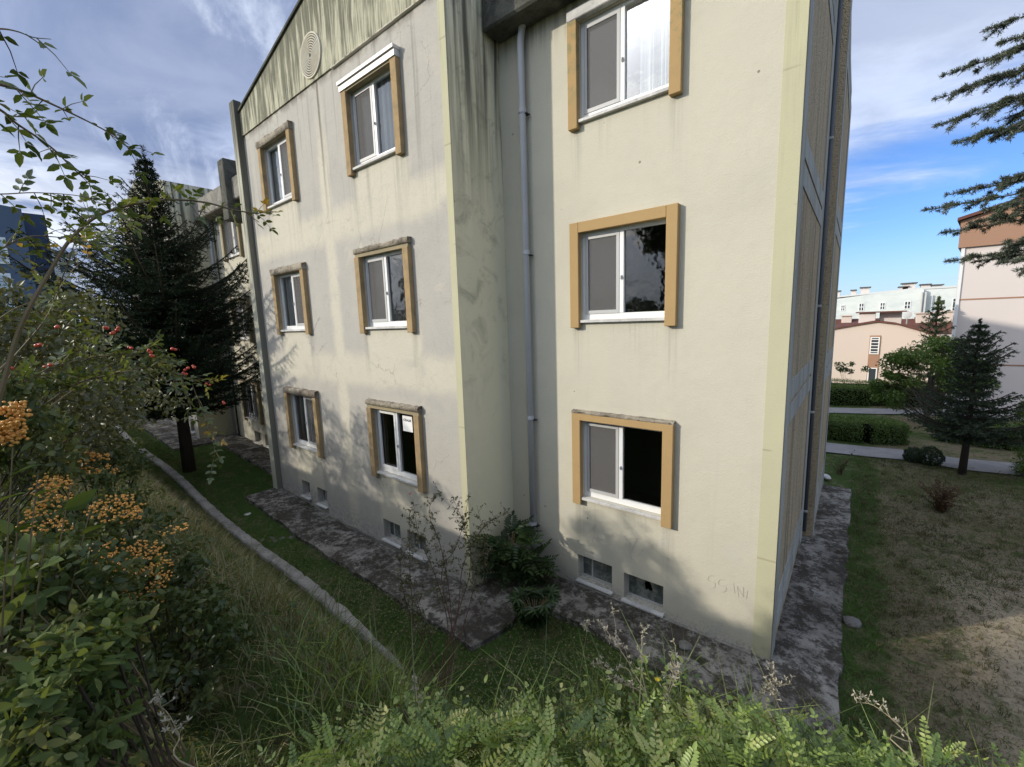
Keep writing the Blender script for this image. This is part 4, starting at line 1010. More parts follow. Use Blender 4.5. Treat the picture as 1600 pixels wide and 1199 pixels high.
# big dark spruce on the left
S = thing('spruce_tree', (-15.6, 3.5, H(-15.6, 3.5)), 'tall dark spruce with a bare lower trunk beside the stained gable', 'tree')
conifer(S, (-15.6, 3.5, H(-15.6, 3.5)), 9.2, 3.75, 1.9, M['sprucegreen'], 32, 10, .09, .018, .24, .13, 30, .42, 0, ymax=2.1, var=.62)
S = thing('spruce_tree', (2.5, 16.3, H(2.5, 16.3)), 'small spruce with tiered branches standing on the lawn by the path', 'tree')
conifer(S, (2.5, 16.3, H(2.5, 16.3)), 4.15, 1.75, 1.05, M['sprucebright'], 15, 9, .06, .020, .10, .09, 34, .34, .85, var=.4)
S = thing('fir_tree', (2.9, 25.2, H(2.9, 25.2)), 'thin pale conifer rising behind the round green tree', 'tree')
conifer(S, (2.6, 25.2, H(2.6, 25.2)), 4.9, 1.3, 1.0, M['firgreen'], 15, 6, .10, .03, .0, .16, 15, .25, .8)
S = thing('round_tree', (2.5, 23.5, H(2.5, 23.5)), 'bushy bright green tree between the salmon house and the small spruce', 'tree')
blobtree(S, (2.35, 22.5, H(2.35, 22.5)), 3.2, [(0, 0, 2.4, 1.3, .9, 1.0), (-1.1, 0, 1.5, .7, .5, .8), (.9, 0, 1.8, .8, .6, .9)], 14000, .10, M['hedge'], .07, 60, spread=.38)
S = thing('evergreen_bush', (3.95, 16.9, H(3.95, 16.9)), 'tall bushy conifer shrub at the right edge beside the path', 'bush')
blobtree(S, (3.95, 16.9, H(3.95, 16.9)), 2.3, [(0, 0, .9, .75, .7, .9), (0, 0, 1.7, .5, .5, .6)], 9000, .07, M['hedge'], .02, 60, leafw=.35)
S = thing('small_tree', (-.2, 31, H(-.2, 31)), 'little sparse tree in front of the salmon house wall', 'tree')
blobtree(S, (-.1, 31, H(-.1, 31)), 1.9, [(0, 0, 1.65, .8, .6, .3)], 420, .12, M['leafdark'], .03, 16)
for i, (x, y, z, w, hh, lab) in enumerate(((-2.6, 50, -4, 1.9, 3.9, 'green treetop left of the low tiled roof'), (.6, 56, -4, 2.6, 3.6, 'treetop between the salmon house ridge and the mint block'), (5.6, 60, -4, 3.0, 3.4, 'treetop behind the brick chimneys'))):
    S = thing('distant_tree', (x, y, H(x, y)), lab, 'tree', 'treetops behind the salmon house')
    blobtree(S, (x, y, H(x, y)), 6, [(0, 0, 4.9 + i * .3, w * .8, w, 1.1)], 900, .28, M['leafmid'], .12, 26)
# hedges
def hedge(label, pts, w, h, n, dens=1.):
    """clipped hedge along pts: near-black core for the shaded inside and a skin of small leaves"""
    c = np.array(pts, float); T_ = thing('hedge', (c[0][0], c[0][1], H(*c[0])), label, 'hedge', 'clipped hedges beyond the lawn')
    seg = np.linalg.norm(np.diff(c, axis=0), axis=1); L = seg.sum(); u_ = R.uniform(0, L, n); cs = np.concatenate([[0], np.cumsum(seg)])
    k = np.clip(np.searchsorted(cs, u_) - 1, 0, len(seg) - 1); f = (u_ - cs[k]) / seg[k]; p = c[k] + (c[k + 1] - c[k]) * f[:, None]
    d = unit(c[k + 1] - c[k]); nn = np.stack([-d[:, 1], d[:, 0]], 1)
    th = R.uniform(0, 1, n); tot = w + 2 * h; s = th * tot; off = np.where(s < h, -w / 2, np.where(s < h + w, s - h - w / 2, w / 2)); zz = np.where(s < h, s, np.where(s < h + w, h, tot - s))
    bul = .05 * np.sin(u_ * 3.1) + .03 * np.sin(u_ * 9); jit = R.normal(0, .05, (n, 3))
    q = p + nn * (off * (1 + bul) * (.86 + .14 * np.sqrt(zz / h)))[:, None]; Z = hz_(q[:, 0], q[:, 1]) + zz * (1 + bul * .6)
    # extra sprouts at the ends
    P = np.column_stack([q, Z]) + jit; N = np.column_stack([nn * np.sign(off)[:, None] * (zz < h * .98)[:, None], (zz >= h * .98) * 1.]) + rnd_unit(n) * .7
    lf = Lf(); lf.add(P, rnd_unit(n), N, .055 * R.uniform(.6, 1.3, n), .03, np.clip(R.uniform(0, .8, n) * (.35 + .65 * zz / h), 0, 1)); lf.build('foliage', M['hedge'], T_, False, kind='stuff')  # leaf tone lightens with height to imitate a lit top
    m = MB()
    for a, b in zip(c, c[1:]):
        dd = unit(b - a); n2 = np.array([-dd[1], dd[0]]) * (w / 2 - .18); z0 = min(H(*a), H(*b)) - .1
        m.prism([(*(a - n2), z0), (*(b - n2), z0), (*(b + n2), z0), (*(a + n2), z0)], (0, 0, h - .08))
    m.build('dark_core', M['core'], T_)  # solid near-black block in place of the hedge's shaded inside
    e = Lf()
    for end, o_ in ((c[0], c[1]), (c[-1], c[-2])):
        m_ = n // 10; dd = unit(end - o_); n2 = np.array([-dd[1], dd[0]]); a = R.uniform(-1, 1, m_); z_ = R.uniform(0, 1, m_)
        q = end + n2 * (a * w / 2)[:, None] + dd * (.14 * np.sqrt(np.clip(1 - a ** 2, 0, 1)) - .02)[:, None] + R.normal(0, .03, (m_, 2)); e.add(np.column_stack([q, hz_(q[:, 0], q[:, 1]) + z_ * h]), rnd_unit(m_), rnd_unit(m_), .06, .035, R.uniform(0, .7, m_))
    e.build('end_foliage', M['hedge'], T_, False, kind='stuff')
M['core'] = material('hedge inner shade', (.010, .014, .006), .95, .05)
hedge('near clipped hedge left of the gap, just past the grey path', [(-1.9, 19.0), (.4, 19.0), (1.3, 19.45)], 1.15, .70, 17000)
hedge('near clipped hedge right of the gap, behind the small spruce', [(2.6, 20.6), (3.9, 20.3), (6.5, 21.)], 1.1, .70, 13000)
hedge('longer hedge on the far side of the second path', [(-3., 25.1), (1.2, 26.9), (3.2, 27.6)], 1.0, .90, 14000)
hedge('furthest low hedge under the salmon house wall', [(-3., 29.2), (1.5, 30.2), (7., 31.)], 1.6, .85, 14000)
# round topiary pair
for x, y, r_, lab in ((1.58, 17.0, .22, 'smaller clipped ball bush on the lawn by the path'), (1.93, 16.9, .28, 'larger clipped ball bush on the lawn by the path')):
    T_ = thing('ball_bush', (x, y, H(x, y)), lab, 'bush'); n = 2600; d = rnd_unit(n); P = np.array([x, y, H(x, y) + r_ * .9]) + d * r_ * (1 + .07 * np.sin(d[:, :1] * 9 + d[:, 2:] * 7)) * R.uniform(.9, 1.04, (n, 1))
    lf = Lf(); lf.add(P, rnd_unit(n), d + rnd_unit(n) * .6, .045, .026, R.uniform(0, .6, n)); lf.build('foliage', M['leafdark'], T_, False, kind='stuff')
    mm = MB(); mm.tube([(x, y, H(x, y) - .05), (x, y, H(x, y) + r_)], .03, 6); mm.build('stem', M['bark'], T_)
# reddish twiggy bush on the lawn, sparse rose by the wall
def twiggy(name, base, r_, h, n, lab, mat, stem, leaf=.05, per=9, cat='bush'):
    T_ = thing(name, base, lab, cat); m = MB(); lf = Lf(); b = np.array(base)
    for i in range(n):
        a = R.uniform(0, math.tau); q = R.uniform(.2, 1.); tip = b + np.array([math.cos(a) * r_ * q, math.sin(a) * r_ * q, h * R.uniform(.55, 1.) * (1.1 - .35 * q)])
        c = curve([b + [math.cos(a) * .05, math.sin(a) * .05, -.03], b + (tip - b) * [.35, .35, .55], tip], 8); m.tube(c, np.linspace(.008, .002, len(c)), 4, False)
        k = R.randint(2, len(c), per); P = c[k] + R.normal(0, .02, (per, 3)); lf.add(P, rnd_unit(per) + [0, 0, .2], rnd_unit(per) + [0, 0, .4], leaf * R.uniform(.6, 1.2, per), leaf * .45, R.uniform(0, 1, per))
    m.build('stems', M[stem], T_); lf.build('foliage', mat, T_, True, kind='stuff'); return T_
twiggy('barberry_bush', (1.74, 13.0, H(1.74, 13.)), .55, .72, 70, 'reddish brown twiggy bush alone on the dry lawn', M['redtwig'], 'redcane', .05, 16)
twiggy('rose_bush', (-.1, 14.6, H(-.1, 14.6)), .5, .8, 20, 'sparse leggy rose beside the far corner of the side wall', M['leafdark'], 'cane', .05, 7)

# cedar reaching in from the right
def cedar():
    tp = np.array([5.6, 7.4]); zb = H(*tp); T_ = thing('cedar_tree', (tp[0], tp[1], zb), 'cedar whose long blue green boughs reach in at the upper right', 'tree')
    MB().tube([(tp[0], tp[1], zb - .1), (tp[0] + .1, tp[1], 1.), (tp[0], tp[1] + .1, 7.2)], [.22, .15, .03], 10).build('trunk', M['bark'], T_, smooth=True)
    P, D, N, L = [], [], [], []; m = MB()
    def shoots(c, r0, dens, tw):
        seg = np.diff(c, axis=0); ln = np.linalg.norm(seg, axis=1).sum(); n_ = int(ln * dens)
        k = R.randint(0, len(seg), n_); f = R.uniform(0, 1, n_)[:, None]; p = c[k] + seg[k] * f
        for q in range(n_):
            mm = 22; P.append(np.repeat(p[q:q + 1], mm, 0) + R.normal(0, .006, (mm, 3))); D.append(rnd_unit(mm) + unit(seg[k[q]]) * .7 + [0, 0, .3]); N.append(rnd_unit(mm)); L.append(R.uniform(.020, .040, mm))
    tips = [(1455, 158, 5.6), (1470, 120, 5.9), (1455, 200, 5.5), (1530, 52, 6.), (1520, 175, 5.4), (1490, 225, 5.2), (1565, 280, 5.2), (1545, 215, 5.4),
            (1440, 330, 5.3), (1470, 365, 5.5), (1480, 305, 5.7), (1475, 410, 5.4), (1520, 411, 5.6), (1555, 413, 5.3), (1590, 423, 5.2), (1510, 350, 5.2), (1545, 95, 5.7), (1500, 140, 5.6), (1560, 70, 5.6), (1580, 130, 5.4), (1570, 160, 5.6), (1590, 200, 5.5), (1600, 240, 5.3), (1560, 190, 5.8), (1590, 300, 5.4), (1580, 320, 5.2), (1600, 350, 5.4), (1570, 380, 5.3), (1540, 290, 5.6), (1530, 330, 5.3)]
    for i, (px, py, d) in enumerate(tips):
        tip = atd(px, py, d); z0 = tip[2] + (.1 if py < 260 else -.25) + (py < 260) * .25
        st = np.array([tp[0], tp[1], z0 + .2]); mid = st + (tip - st) * .5 + [0, 0, .28]; c = curve([st, mid, tip], 22)
        m.tube(c, np.linspace(.03, .003, len(c)), 5, False); shoots(c[6:], 0, 75, 0)
        for j in range(46):
            k = R.randint(6, len(c) - 1); u_ = k / len(c); dirm = unit(c[min(k + 1, len(c) - 1)] - c[k - 1]); side = unit(np.cross(dirm, [0, 0, 1])) * (1 if j % 2 else -1)
            ln = (1.15 - u_) * R.uniform(.35, .95); e = c[k] + dirm * ln * .9 + side * ln * .35 + np.array([0, 0, -ln * R.uniform(.10, .45)])
            cc = curve([c[k], (c[k] + e) / 2 + [0, 0, .03], e], 8); m.tube(cc, np.linspace(.008, .002, len(cc)), 4, False); shoots(cc, 0, 75, 0)
    for i in range(26):
        a = R.uniform(-1.2, 2.2); z = R.uniform(-1.5, 6.8); ln = 2.6 * (1 - (z + 2) / 12); st = np.array([tp[0], tp[1], z]); e = st + np.array([math.cos(a) * ln, math.sin(a) * ln, .1]); c = curve([st, (st + e) / 2 + [0, 0, .2], e], 12)
        m.tube(c, np.linspace(.03, .003, len(c)), 5, False); shoots(c, 0, 40, 0)
        for j in range(8):
            k = R.randint(3, len(c) - 1); s_ = rnd_unit(1)[0] * [1, 1, .2]; e2 = c[k] + s_ * .5; cc = curve([c[k], (c[k] + e2) / 2, e2], 5); shoots(cc, 0, 30, 0)
    m.build('boughs', M['greybark'], T_, kind='stuff')
    P, D, N, L = map(np.concatenate, (P, D, N, L)); lf = Lf(); lf.add(P, D, N, L, .0045, R.uniform(0, 1, len(P))); lf.build('crown', M['cedar'], T_, False, kind='stuff')
cedar()

# trees and tall scrub on the hillside behind the viewer (they throw the shade on the walls and show in the panes)
back = [(-31.5, -10, 7.2), (-28.4, -9.4, 6.3), (-25.4, -10.4, 6.6), (-22.9, -9.5, 6.0), (-20.6, -10.3, 6.1), (-18.4, -9.6, 5.3), (-16.9, -10.4, 5.2), (-15.2, -9.6, 4.9)]
labs = ['leafy tree on the slope behind the viewer, farthest left', 'second leafy tree on the slope behind the viewer', 'third leafy tree behind the viewer, a tall one', 'low round tree in the middle of the row behind the viewer',
        'leafy tree right of the low round one behind the viewer', 'narrow tree in the row behind the viewer', 'next to last tree of the row behind the viewer', 'smallest last tree of the row behind the viewer']
for (x, y, h), lab in zip(back, labs):
    S = thing('slope_tree', (x, y, H(x, y)), lab, 'tree', 'trees on the slope behind the viewer')
    blobtree(S, (x, y, H(x, y)), h, [(0, 0, h * .66, 1.35, 1.2, h * .30), (.6, .2, h * .4, 1.2, 1., h * .28), (-.6, 0, h * .33, 1.2, 1., h * .28)], 700, .15, M['leafmid'], .07, 34)
for (x, y, h, lab) in ((-5.0, -16, 9.5, 'tall open tree further up the slope behind the viewer'), (3, -12, 7, 'broad tree up the slope behind the viewer'), (-9.2, -15.5, 10., 'tallest tree high on the slope behind the viewer'), (8, -18, 8, 'tree far right on the slope behind the viewer'), (-7.2, -14.5, 8.2, 'dense tree between the two tallest on the slope')):
    S = thing('slope_tree', (x, y, H(x, y)), lab, 'tree', 'trees on the slope behind the viewer')
    blobtree(S, (x, y, H(x, y)), h, [(0, 0, h * .66, 2.0, 2.0, h * .26), (.9, .5, h * .5, 1.4, 1.3, h * .2)], 8000, .24, M['leafmid'], .14, 60)

for (x, y, h, lab) in ((-7.7, -3.5, 2.2, 'unseen scrubby bush added behind the viewer for shade, the left one'), (-6.3, -3.2, 2.0, 'unseen scrubby bush added behind the viewer for shade, the right one')):
    S = thing('shade_shrub', (x, y, H(x, y)), lab, 'bush')  # unseen shrubs added to keep the bushes at the left in shade
    blobtree(S, (x, y, H(x, y)), h, [(0, 0, h * .5, .95, .9, h * .5)], 3200, .08, M['leafmid'], .02, 40)
# scrub along the left of the bank
for i, (x, y, h, w, mt, lab) in enumerate(((-7.6, .0, 1.3, 1.1, 'rosedull', 'tangled brownish shrub on the bank left of the spruce trunk'), (-10.5, .6, 1.7, 1.4, 'pyra', 'dark green shrub on the bank behind the orange berries'), (-13.5, .2, 2.0, 1.6, 'rosedull', 'brown green thicket further along the bank'),
                                           (-17.5, .6, 2.3, 1.9, 'leafdark', 'dark thicket at the far end of the bank'), (-22.5, .9, 2.4, 2.2, 'leafdark', 'farthest dark bush before the retaining wall'), (-5.6, -1.2, 1.5, 1.0, 'rosedull', 'loose yellowish shrub at the left edge above the berries'))):
    S = thing('bank_shrub', (x, y, H(x, y)), lab, 'bush', 'shrubs along the top of the bank')
    blobtree(S, (x, y, H(x, y)), h, [(0, 0, h * .5, w, w * .7, h * .55), (w * .5, .2, h * .3, w * .7, w * .6, h * .4)], 5200, .055 + .004 * abs(x) * .5, M[mt], .012, 60, bark='cane')

# --- firethorn with orange berries
def berries(parent, cents, spread, per, r_, mat, name='berries'):
    ico = bmesh.new(); bmesh.ops.create_icosphere(ico, subdivisions=1, radius=1.); bv = np.array([v.co[:] for v in ico.verts]); bf = np.array([[v.index for v in f.verts] for f in ico.faces]); ico.free()
    C = []
    for c in cents: C.append(np.array(c) * .965 + rnd_unit(per) * (R.uniform(.2, 1, per) ** .5)[:, None] * spread * [1, 1, .7])
    C = np.concatenate(C); rr = r_ * R.uniform(.8, 1.15, len(C)); v = (C[:, None, :] + bv[None] * rr[:, None, None]).reshape(-1, 3); f = (bf[None] + (np.arange(len(C)) * len(bv))[:, None, None]).reshape(-1, 3)
    return npmesh(name, v, f, mat, parent, kind='stuff', smooth=True)
dsmooth = True
def bush_px(name, lab, cat, blobs, n, leaf, leafw, mat, base, bark='darktwig', clumps=50, spread=.33, up=.6):
    """blobs: (px, py, dist, radius in metres); grown from one base on the bank"""
    b = np.array([base[0], base[1], H(*base)]); T_ = thing(name, b, lab, cat)
    lobes = []
    for px, py, d, r_ in blobs:
        c = atd(px, py, d) - b; lobes.append((c[0], c[1], c[2], r_, r_, r_ * .8))
    blobtree(T_, b, .5, lobes, n, leaf, mat, .018, clumps, bark=bark, leafw=leafw, up=up, part='foliage', spread=spread, smooth=dsmooth); return T_
F1 = bush_px('firethorn_bush', 'firethorn bush with many orange berry clusters, nearest the grass bank', 'bush', [(170, 860, 2.9, .30), (90, 800, 3.1, .30), (225, 900, 2.9, .24), (60, 900, 2.6, .28), (210, 960, 2.7, .28), (250, 1000, 2.7, .2)], 6000, .036, .48, M['pyra'], (-2.6, .35), clumps=90)
cl = []
def pxr(n, poly): return [(R.uniform(poly[0], poly[1]), R.uniform(poly[2], poly[3])) for _ in range(n)]
for px, py in pxr(38, (140, 262, 835, 915)) + pxr(14, (60, 105, 745, 790)) + pxr(16, (145, 225, 778, 812)) + pxr(10, (40, 100, 795, 835)) + pxr(14, (175, 255, 900, 950)) + [(285, 825), (265, 830), (240, 868)]: cl.append(atd(px, py, 2.52 + R.uniform(-.08, .1)))
berries(F1, cl, .034, 11, .0046, M['berry'])
F2 = bush_px('firethorn_bush', 'upper firethorn bush with dense orange berries at the left edge', 'bush', [(10, 660, 2.6, .22), (-50, 690, 2.5, .28), (60, 700, 3.0, .22), (-30, 640, 2.5, .2)], 2600, .036, .48, M['pyra'], (-2.9, -.5), clumps=50)
berries(F2, [atd(px, py, 2.32 + R.uniform(-.05, .08)) for px, py in pxr(20, (0, 44, 632, 690)) + pxr(6, (-30, 0, 630, 690))], .025, 16, .0055, M['berry'])
F3 = bush_px('firethorn_bush', 'low firethorn spray with yellow orange berries beside the grass slope', 'bush', [(140, 730, 3.9, .28), (170, 715, 4.1, .2)], 1500, .036, .48, M['pyra'], (-3.7, .35), clumps=30)
berries(F3, [atd(px, py, 3.6 + R.uniform(-.1, .1)) for px, py in pxr(18, (112, 185, 708, 738))], .03, 12, .006, M['berry'])
# --- privet-like dark shrub low on the left
bush_px('privet_bush', 'dark small leaved shrub with a shadowy hollow at the lower left', 'bush', [(240, 1010, 2.3, .22), (190, 1060, 2.2, .16), (320, 990, 2.5, .2), (300, 1080, 2.3, .10), (90, 960, 2.2, .26), (30, 1000, 2.0, .26), (215, 1130, 2.1, .13)], 6200, .034, .5, M['pyra'], (-2.1, .3), clumps=110)
bush_px('leafy_shrub', 'pale green leafy shrub filling the lower left corner', 'bush', [(40, 1060, 1.6, .16), (90, 1100, 1.6, .12), (20, 1150, 1.45, .14), (110, 1010, 1.8, .13), (60, 1190, 1.5, .12)], 2600, .036, .45, M['broad'], (-1.35, .2), clumps=60)
bush_px('leafy_shrub', 'olive small leaved growth under the orange berries', 'bush', [(260, 940, 3.2, .20), (270, 1080, 2.5, .16)], 1500, .034, .5, M['rosedull'], (-3.0, .6), clumps=90)
# --- broad leaved shrub at the left edge: every large leaf is a part
def big_leaf_mesh(L, W, mat, v, seed):
    n = 6; vs = []; fs = []; r = random.Random(seed)
    for i in range(n + 1):
        u_ = i / n; w = W * .5 * (math.sin(math.pi * min(1, u_ * 1.02 + .02)) ** .75) * (1.12 - .3 * u_); z = -.22 * L * u_ ** 2
        vs += [(-w, u_ * L, z + w * .28), (0, u_ * L, z), (w, u_ * L, z + w * .28)]
    for i in range(n): fs += [(3 * i, 3 * i + 1, 3 * i + 4, 3 * i + 3), (3 * i + 1, 3 * i + 2, 3 * i + 5, 3 * i + 4)]
    me = bpy.data.meshes.new('leaf'); me.from_pydata(vs, [], fs); me.materials.append(mat); a = me.attributes.new('v', 'FLOAT', 'FACE'); a.data.foreach_set('value', [v] * len(fs)); me.polygons.foreach_set('use_smooth', [True] * len(fs)); return me
LM = [big_leaf_mesh(1., .5, M['broad'], v, i) for i, v in enumerate((0, .2, .4, .55, .7, 1.))]
def place_leaf(parent, p, d, n, L, me):
    d = Vector(d).normalized(); n = Vector(n); s = d.cross(n).normalized(); n = s.cross(d)
    o = bpy.data.objects.new('leaf', me); COL.objects.link(o); o.parent = parent
    m = Matrix((s, d, n)).transposed().to_4x4(); o.rotation_euler = m.to_euler(); o.scale = (L, L, L); o.location = Vector(p) - wloc(parent); return o
def sprig(parent, m, path, nleaf, L, me_ids, ends=True):
    c = curve(path, 16); m.tube(c, np.linspace(.005, .0015, len(c)), 5, False)
    for i in range(nleaf):
        k = int(len(c) * (.25 + .72 * i / nleaf)); k = min(k, len(c) - 2); d0 = unit(c[k + 1] - c[k]); a = i * 2.4
        s = unit(np.cross(d0, [0.1, .05, 1.])); t2 = np.cross(s, d0); o_ = s * math.cos(a) + t2 * math.sin(a) * .5
        place_leaf(parent, c[k], d0 * .55 + o_ + [0, 0, .1], np.array([0, 0, 1.]) + R.normal(0, .35, 3), L * R.uniform(.75, 1.2), LM[me_ids[R.randint(len(me_ids))]])
B1 = thing('broadleaf_shrub', (-1.7, -.2, H(-1.7, -.2)), 'shrub with large smooth oval leaves at the left edge among the firethorn', 'bush')
m = MB(); bb = np.array([-1.7, -.2, H(-1.7, -.2)])
for px, py, d in ((20, 700, 1.9), (60, 735, 1.9), (110, 760, 2.0), (140, 800, 2.0), (30, 790, 1.8), (70, 850, 1.8), (10, 860, 1.7), (0, 740, 1.8)):
    tip = atd(px, py, d); sprig(B1, m, [bb, bb + (tip - bb) * .5 + [0, 0, -.02], tip], 9, .085, (0, 1, 2, 3))
m.build('stems', M['cane'], B1)
B2 = thing('broadleaf_shrub', (-1.5, .35, H(-1.5, .35)), 'low sprouts with mottled yellow green leaves at the lower left corner', 'bush')
m = MB(); bb = np.array([-1.5, .3, H(-1.5, .3)])
for px, py, d in ((30, 1000, 1.75), (60, 960, 1.8), (110, 950, 1.9), (40, 1110, 1.5), (20, 1150, 1.5), (90, 1060, 1.7), (120, 915, 2.0), (140, 1080, 1.75)):
    tip = atd(px, py, d); sprig(B2, m, [bb, bb + (tip - bb) * .5 + [0, 0, .05], tip], 9, .050, (2, 3, 4, 5))
m.build('stems', M['cane'], B2)
# --- compound leaves
def pinnate(lf, p, d, n, L, pairs, ll, lw, vv, tb=None, droop=.25):
    d = unit(np.array(d, float)); s = unit(np.cross(d, n)); n = unit(np.cross(s, d)); q = np.linspace(.18, .95, pairs)
    ax = lambda u_: p + d * L * u_ - n * L * droop * u_ ** 2
    A = np.array([ax(u_) for u_ in q]); Lx = ll * (1 - .35 * np.abs(q - .45) / .5)
    for sg in (-1, 1): lf.add(A, d * .45 + s * sg + n * R.uniform(-.1, .25), n + R.normal(0, .15, (pairs, 3)), Lx, lw * Lx / ll, np.clip(vv + R.normal(0, .08, pairs), 0, 1))
    lf.add(np.array([ax(.98)]), [d], [n], [ll], [lw], [vv])
    if tb is not None: tb.tube([ax(0), ax(.5), ax(1)], [.0016, .0012, .0007], 3, False)
def rose_cane(lf, tb, c, r0, dens, ll=.028, v0=.3, start=.15, hips=None):
    tb.tube(c, np.linspace(r0, r0 * .3, len(c)), 5, False); seg = np.linalg.norm(np.diff(c, axis=0), axis=1); ln = seg.sum(); n = int(ln * dens)
    for i in range(n):
        u_ = start + (1 - start) * (i + R.uniform(0, .6)) / n; k = min(int(u_ * (len(c) - 1)), len(c) - 2); d0 = unit(c[k + 1] - c[k]); p = c[k] + (c[k + 1] - c[k]) * R.uniform()
        for _ in range(R.randint(1, 3)):
            o_ = rnd_unit(1)[0]; o_ -= d0 * (o_ @ d0); d = unit(o_ + d0 * .6 + [0, 0, -.15]); pinnate(lf, p, d, unit(np.array([0, 0, 1.]) + R.normal(0, .4, 3)), R.uniform(.05, .085), R.randint(2, 4), ll * R.uniform(.8, 1.2), ll * .5, np.clip(v0 + R.normal(0, .2), 0, 1), tb)
def pxpath(pts): return [atd(*p) for p in pts]
RB = thing('rose_bush', (-2.0, -.7, H(-2., -.7)), 'large wild rose with long arching canes and red hips at the upper left', 'bush')
rbm = np.array([-2.0, -.7, H(-2., -.7)]); lf = Lf(); tb = MB()
canes = [([(-60, 118, 1.75), (0, 133, 1.8), (32, 142, 1.8), (67, 157, 1.85), (112, 178, 1.9), (150, 197, 1.95), (185, 217, 2.0), (213, 245, 2.1)], .0042, 20, .1, .0),
         ([(-60, 140, 1.6), (0, 172, 1.65), (25, 193, 1.7), (55, 213, 1.75), (85, 235, 1.8), (110, 260, 1.85), (130, 277, 1.9), (150, 288, 1.9)], .0036, 26, .05, .0),
         ([(-50, 50, 1.5), (0, 46, 1.55), (27, 50, 1.6), (52, 59, 1.6), (80, 62, 1.6)], .0022, 16, .1, .0), ([(40, 54, 1.6), (60, 68, 1.6), (69, 78, 1.6)], .0016, 8, .1, .0),
         ([(-60, 300, 1.9), (0, 304, 1.95), (60, 302, 2.0), (130, 308, 2.1), (190, 325, 2.2), (230, 350, 2.3)], .0022, 22, .25, .0),
         ([(-10, 650, 2.1), (8, 590, 2.1), (25, 530, 2.1), (48, 478, 2.1), (78, 425, 2.15), (110, 375, 2.2), (150, 340, 2.2), (200, 322, 2.2), (262, 313, 2.2), (320, 317, 2.2), (362, 328, 2.2), (400, 334, 2.2), (418, 330, 2.2)], .0075, 12, .45, .35),
         ([(60, 640, 2.6), (120, 600, 2.6), (180, 585, 2.55), (240, 575, 2.5), (290, 590, 2.5), (335, 600, 2.5)], .004, 40, .45, .1),
         ([(0, 620, 2.5), (70, 580, 2.5), (140, 560, 2.5), (210, 555, 2.5), (270, 560, 2.5)], .004, 34, .4, .1),
         ([(-40, 420, 2.2), (10, 385, 2.2), (50, 370, 2.25), (110, 372, 2.3), (170, 368, 2.3), (240, 340, 2.35)], .003, 24, .4, .1),
         ([(20, 560, 2.9), (70, 500, 2.9), (100, 440, 2.9), (140, 400, 2.9), (180, 385, 2.9)], .003, 26, .35, .1),
         ([(-30, 520, 2.7), (30, 480, 2.7), (90, 470, 2.7), (140, 500, 2.7)], .003, 30, .4, .1),
         ([(100, 620, 3.1), (190, 560, 3.1), (250, 545, 3.1), (300, 640, 3.1)], .003, 20, .3, .1), ([(300, 600, 2.5), (318, 650, 2.5), (335, 700, 2.5), (330, 735, 2.5)], .002, 18, .4, .1),
         ([(90, 455, 2.15), (110, 400, 2.1), (125, 350, 2.1), (128, 330, 2.1)], .002, 16, .3, .2)]
for pts, r0, dens, v0, st in canes:
    P_ = pxpath(pts); c = curve(P_, 8 * len(P_)); rose_cane(lf, tb, c, r0, dens, .034, v0, st)
for first in (canes[0][0][0], canes[1][0][0], canes[2][0][0], canes[4][0][0], canes[5][0][0], canes[6][0][0], canes[7][0][0], canes[8][0][0], canes[9][0][0], canes[10][0][0], canes[11][0][0]):
    e = atd(*first); tb.tube(curve([rbm + R.normal(0, .05, 3) * [1, 1, 0], (rbm + e) / 2 + [0, -.1, .15], e], 12), np.linspace(.009, .005, 13), 5, False)
tb.build('canes', M['cane'], RB); lf.build('foliage', M['rose'], RB, True, kind='stuff')
berries(RB, [atd(px, py, 2.4) for px, py in ((167, 513), (185, 515), (174, 520), (205, 545), (232, 548), (240, 550), (236, 556), (272, 546), (292, 578), (300, 574), (290, 584), (325, 602), (60, 540), (75, 572), (15, 575), (5, 590), (90, 512), (348, 630))], .010, 2, .0068, M['hip'], 'hips')
# fine weedy haze of leaves behind the canes
bush_px('wild_rose_thicket', 'loose yellow green rose thicket behind the arching canes', 'bush', [(70, 600, 3.6, .42), (20, 540, 3.4, .40), (130, 640, 3.9, .42), (0, 470, 3.5, .34), (190, 620, 4.3, .36), (60, 680, 3.6, .36), (90, 520, 4.0, .3), (150, 680, 4.4, .3)], 8500, .036, .5, M['rosedull'], (-3.9, -.6), bark='cane', clumps=150, spread=.42)

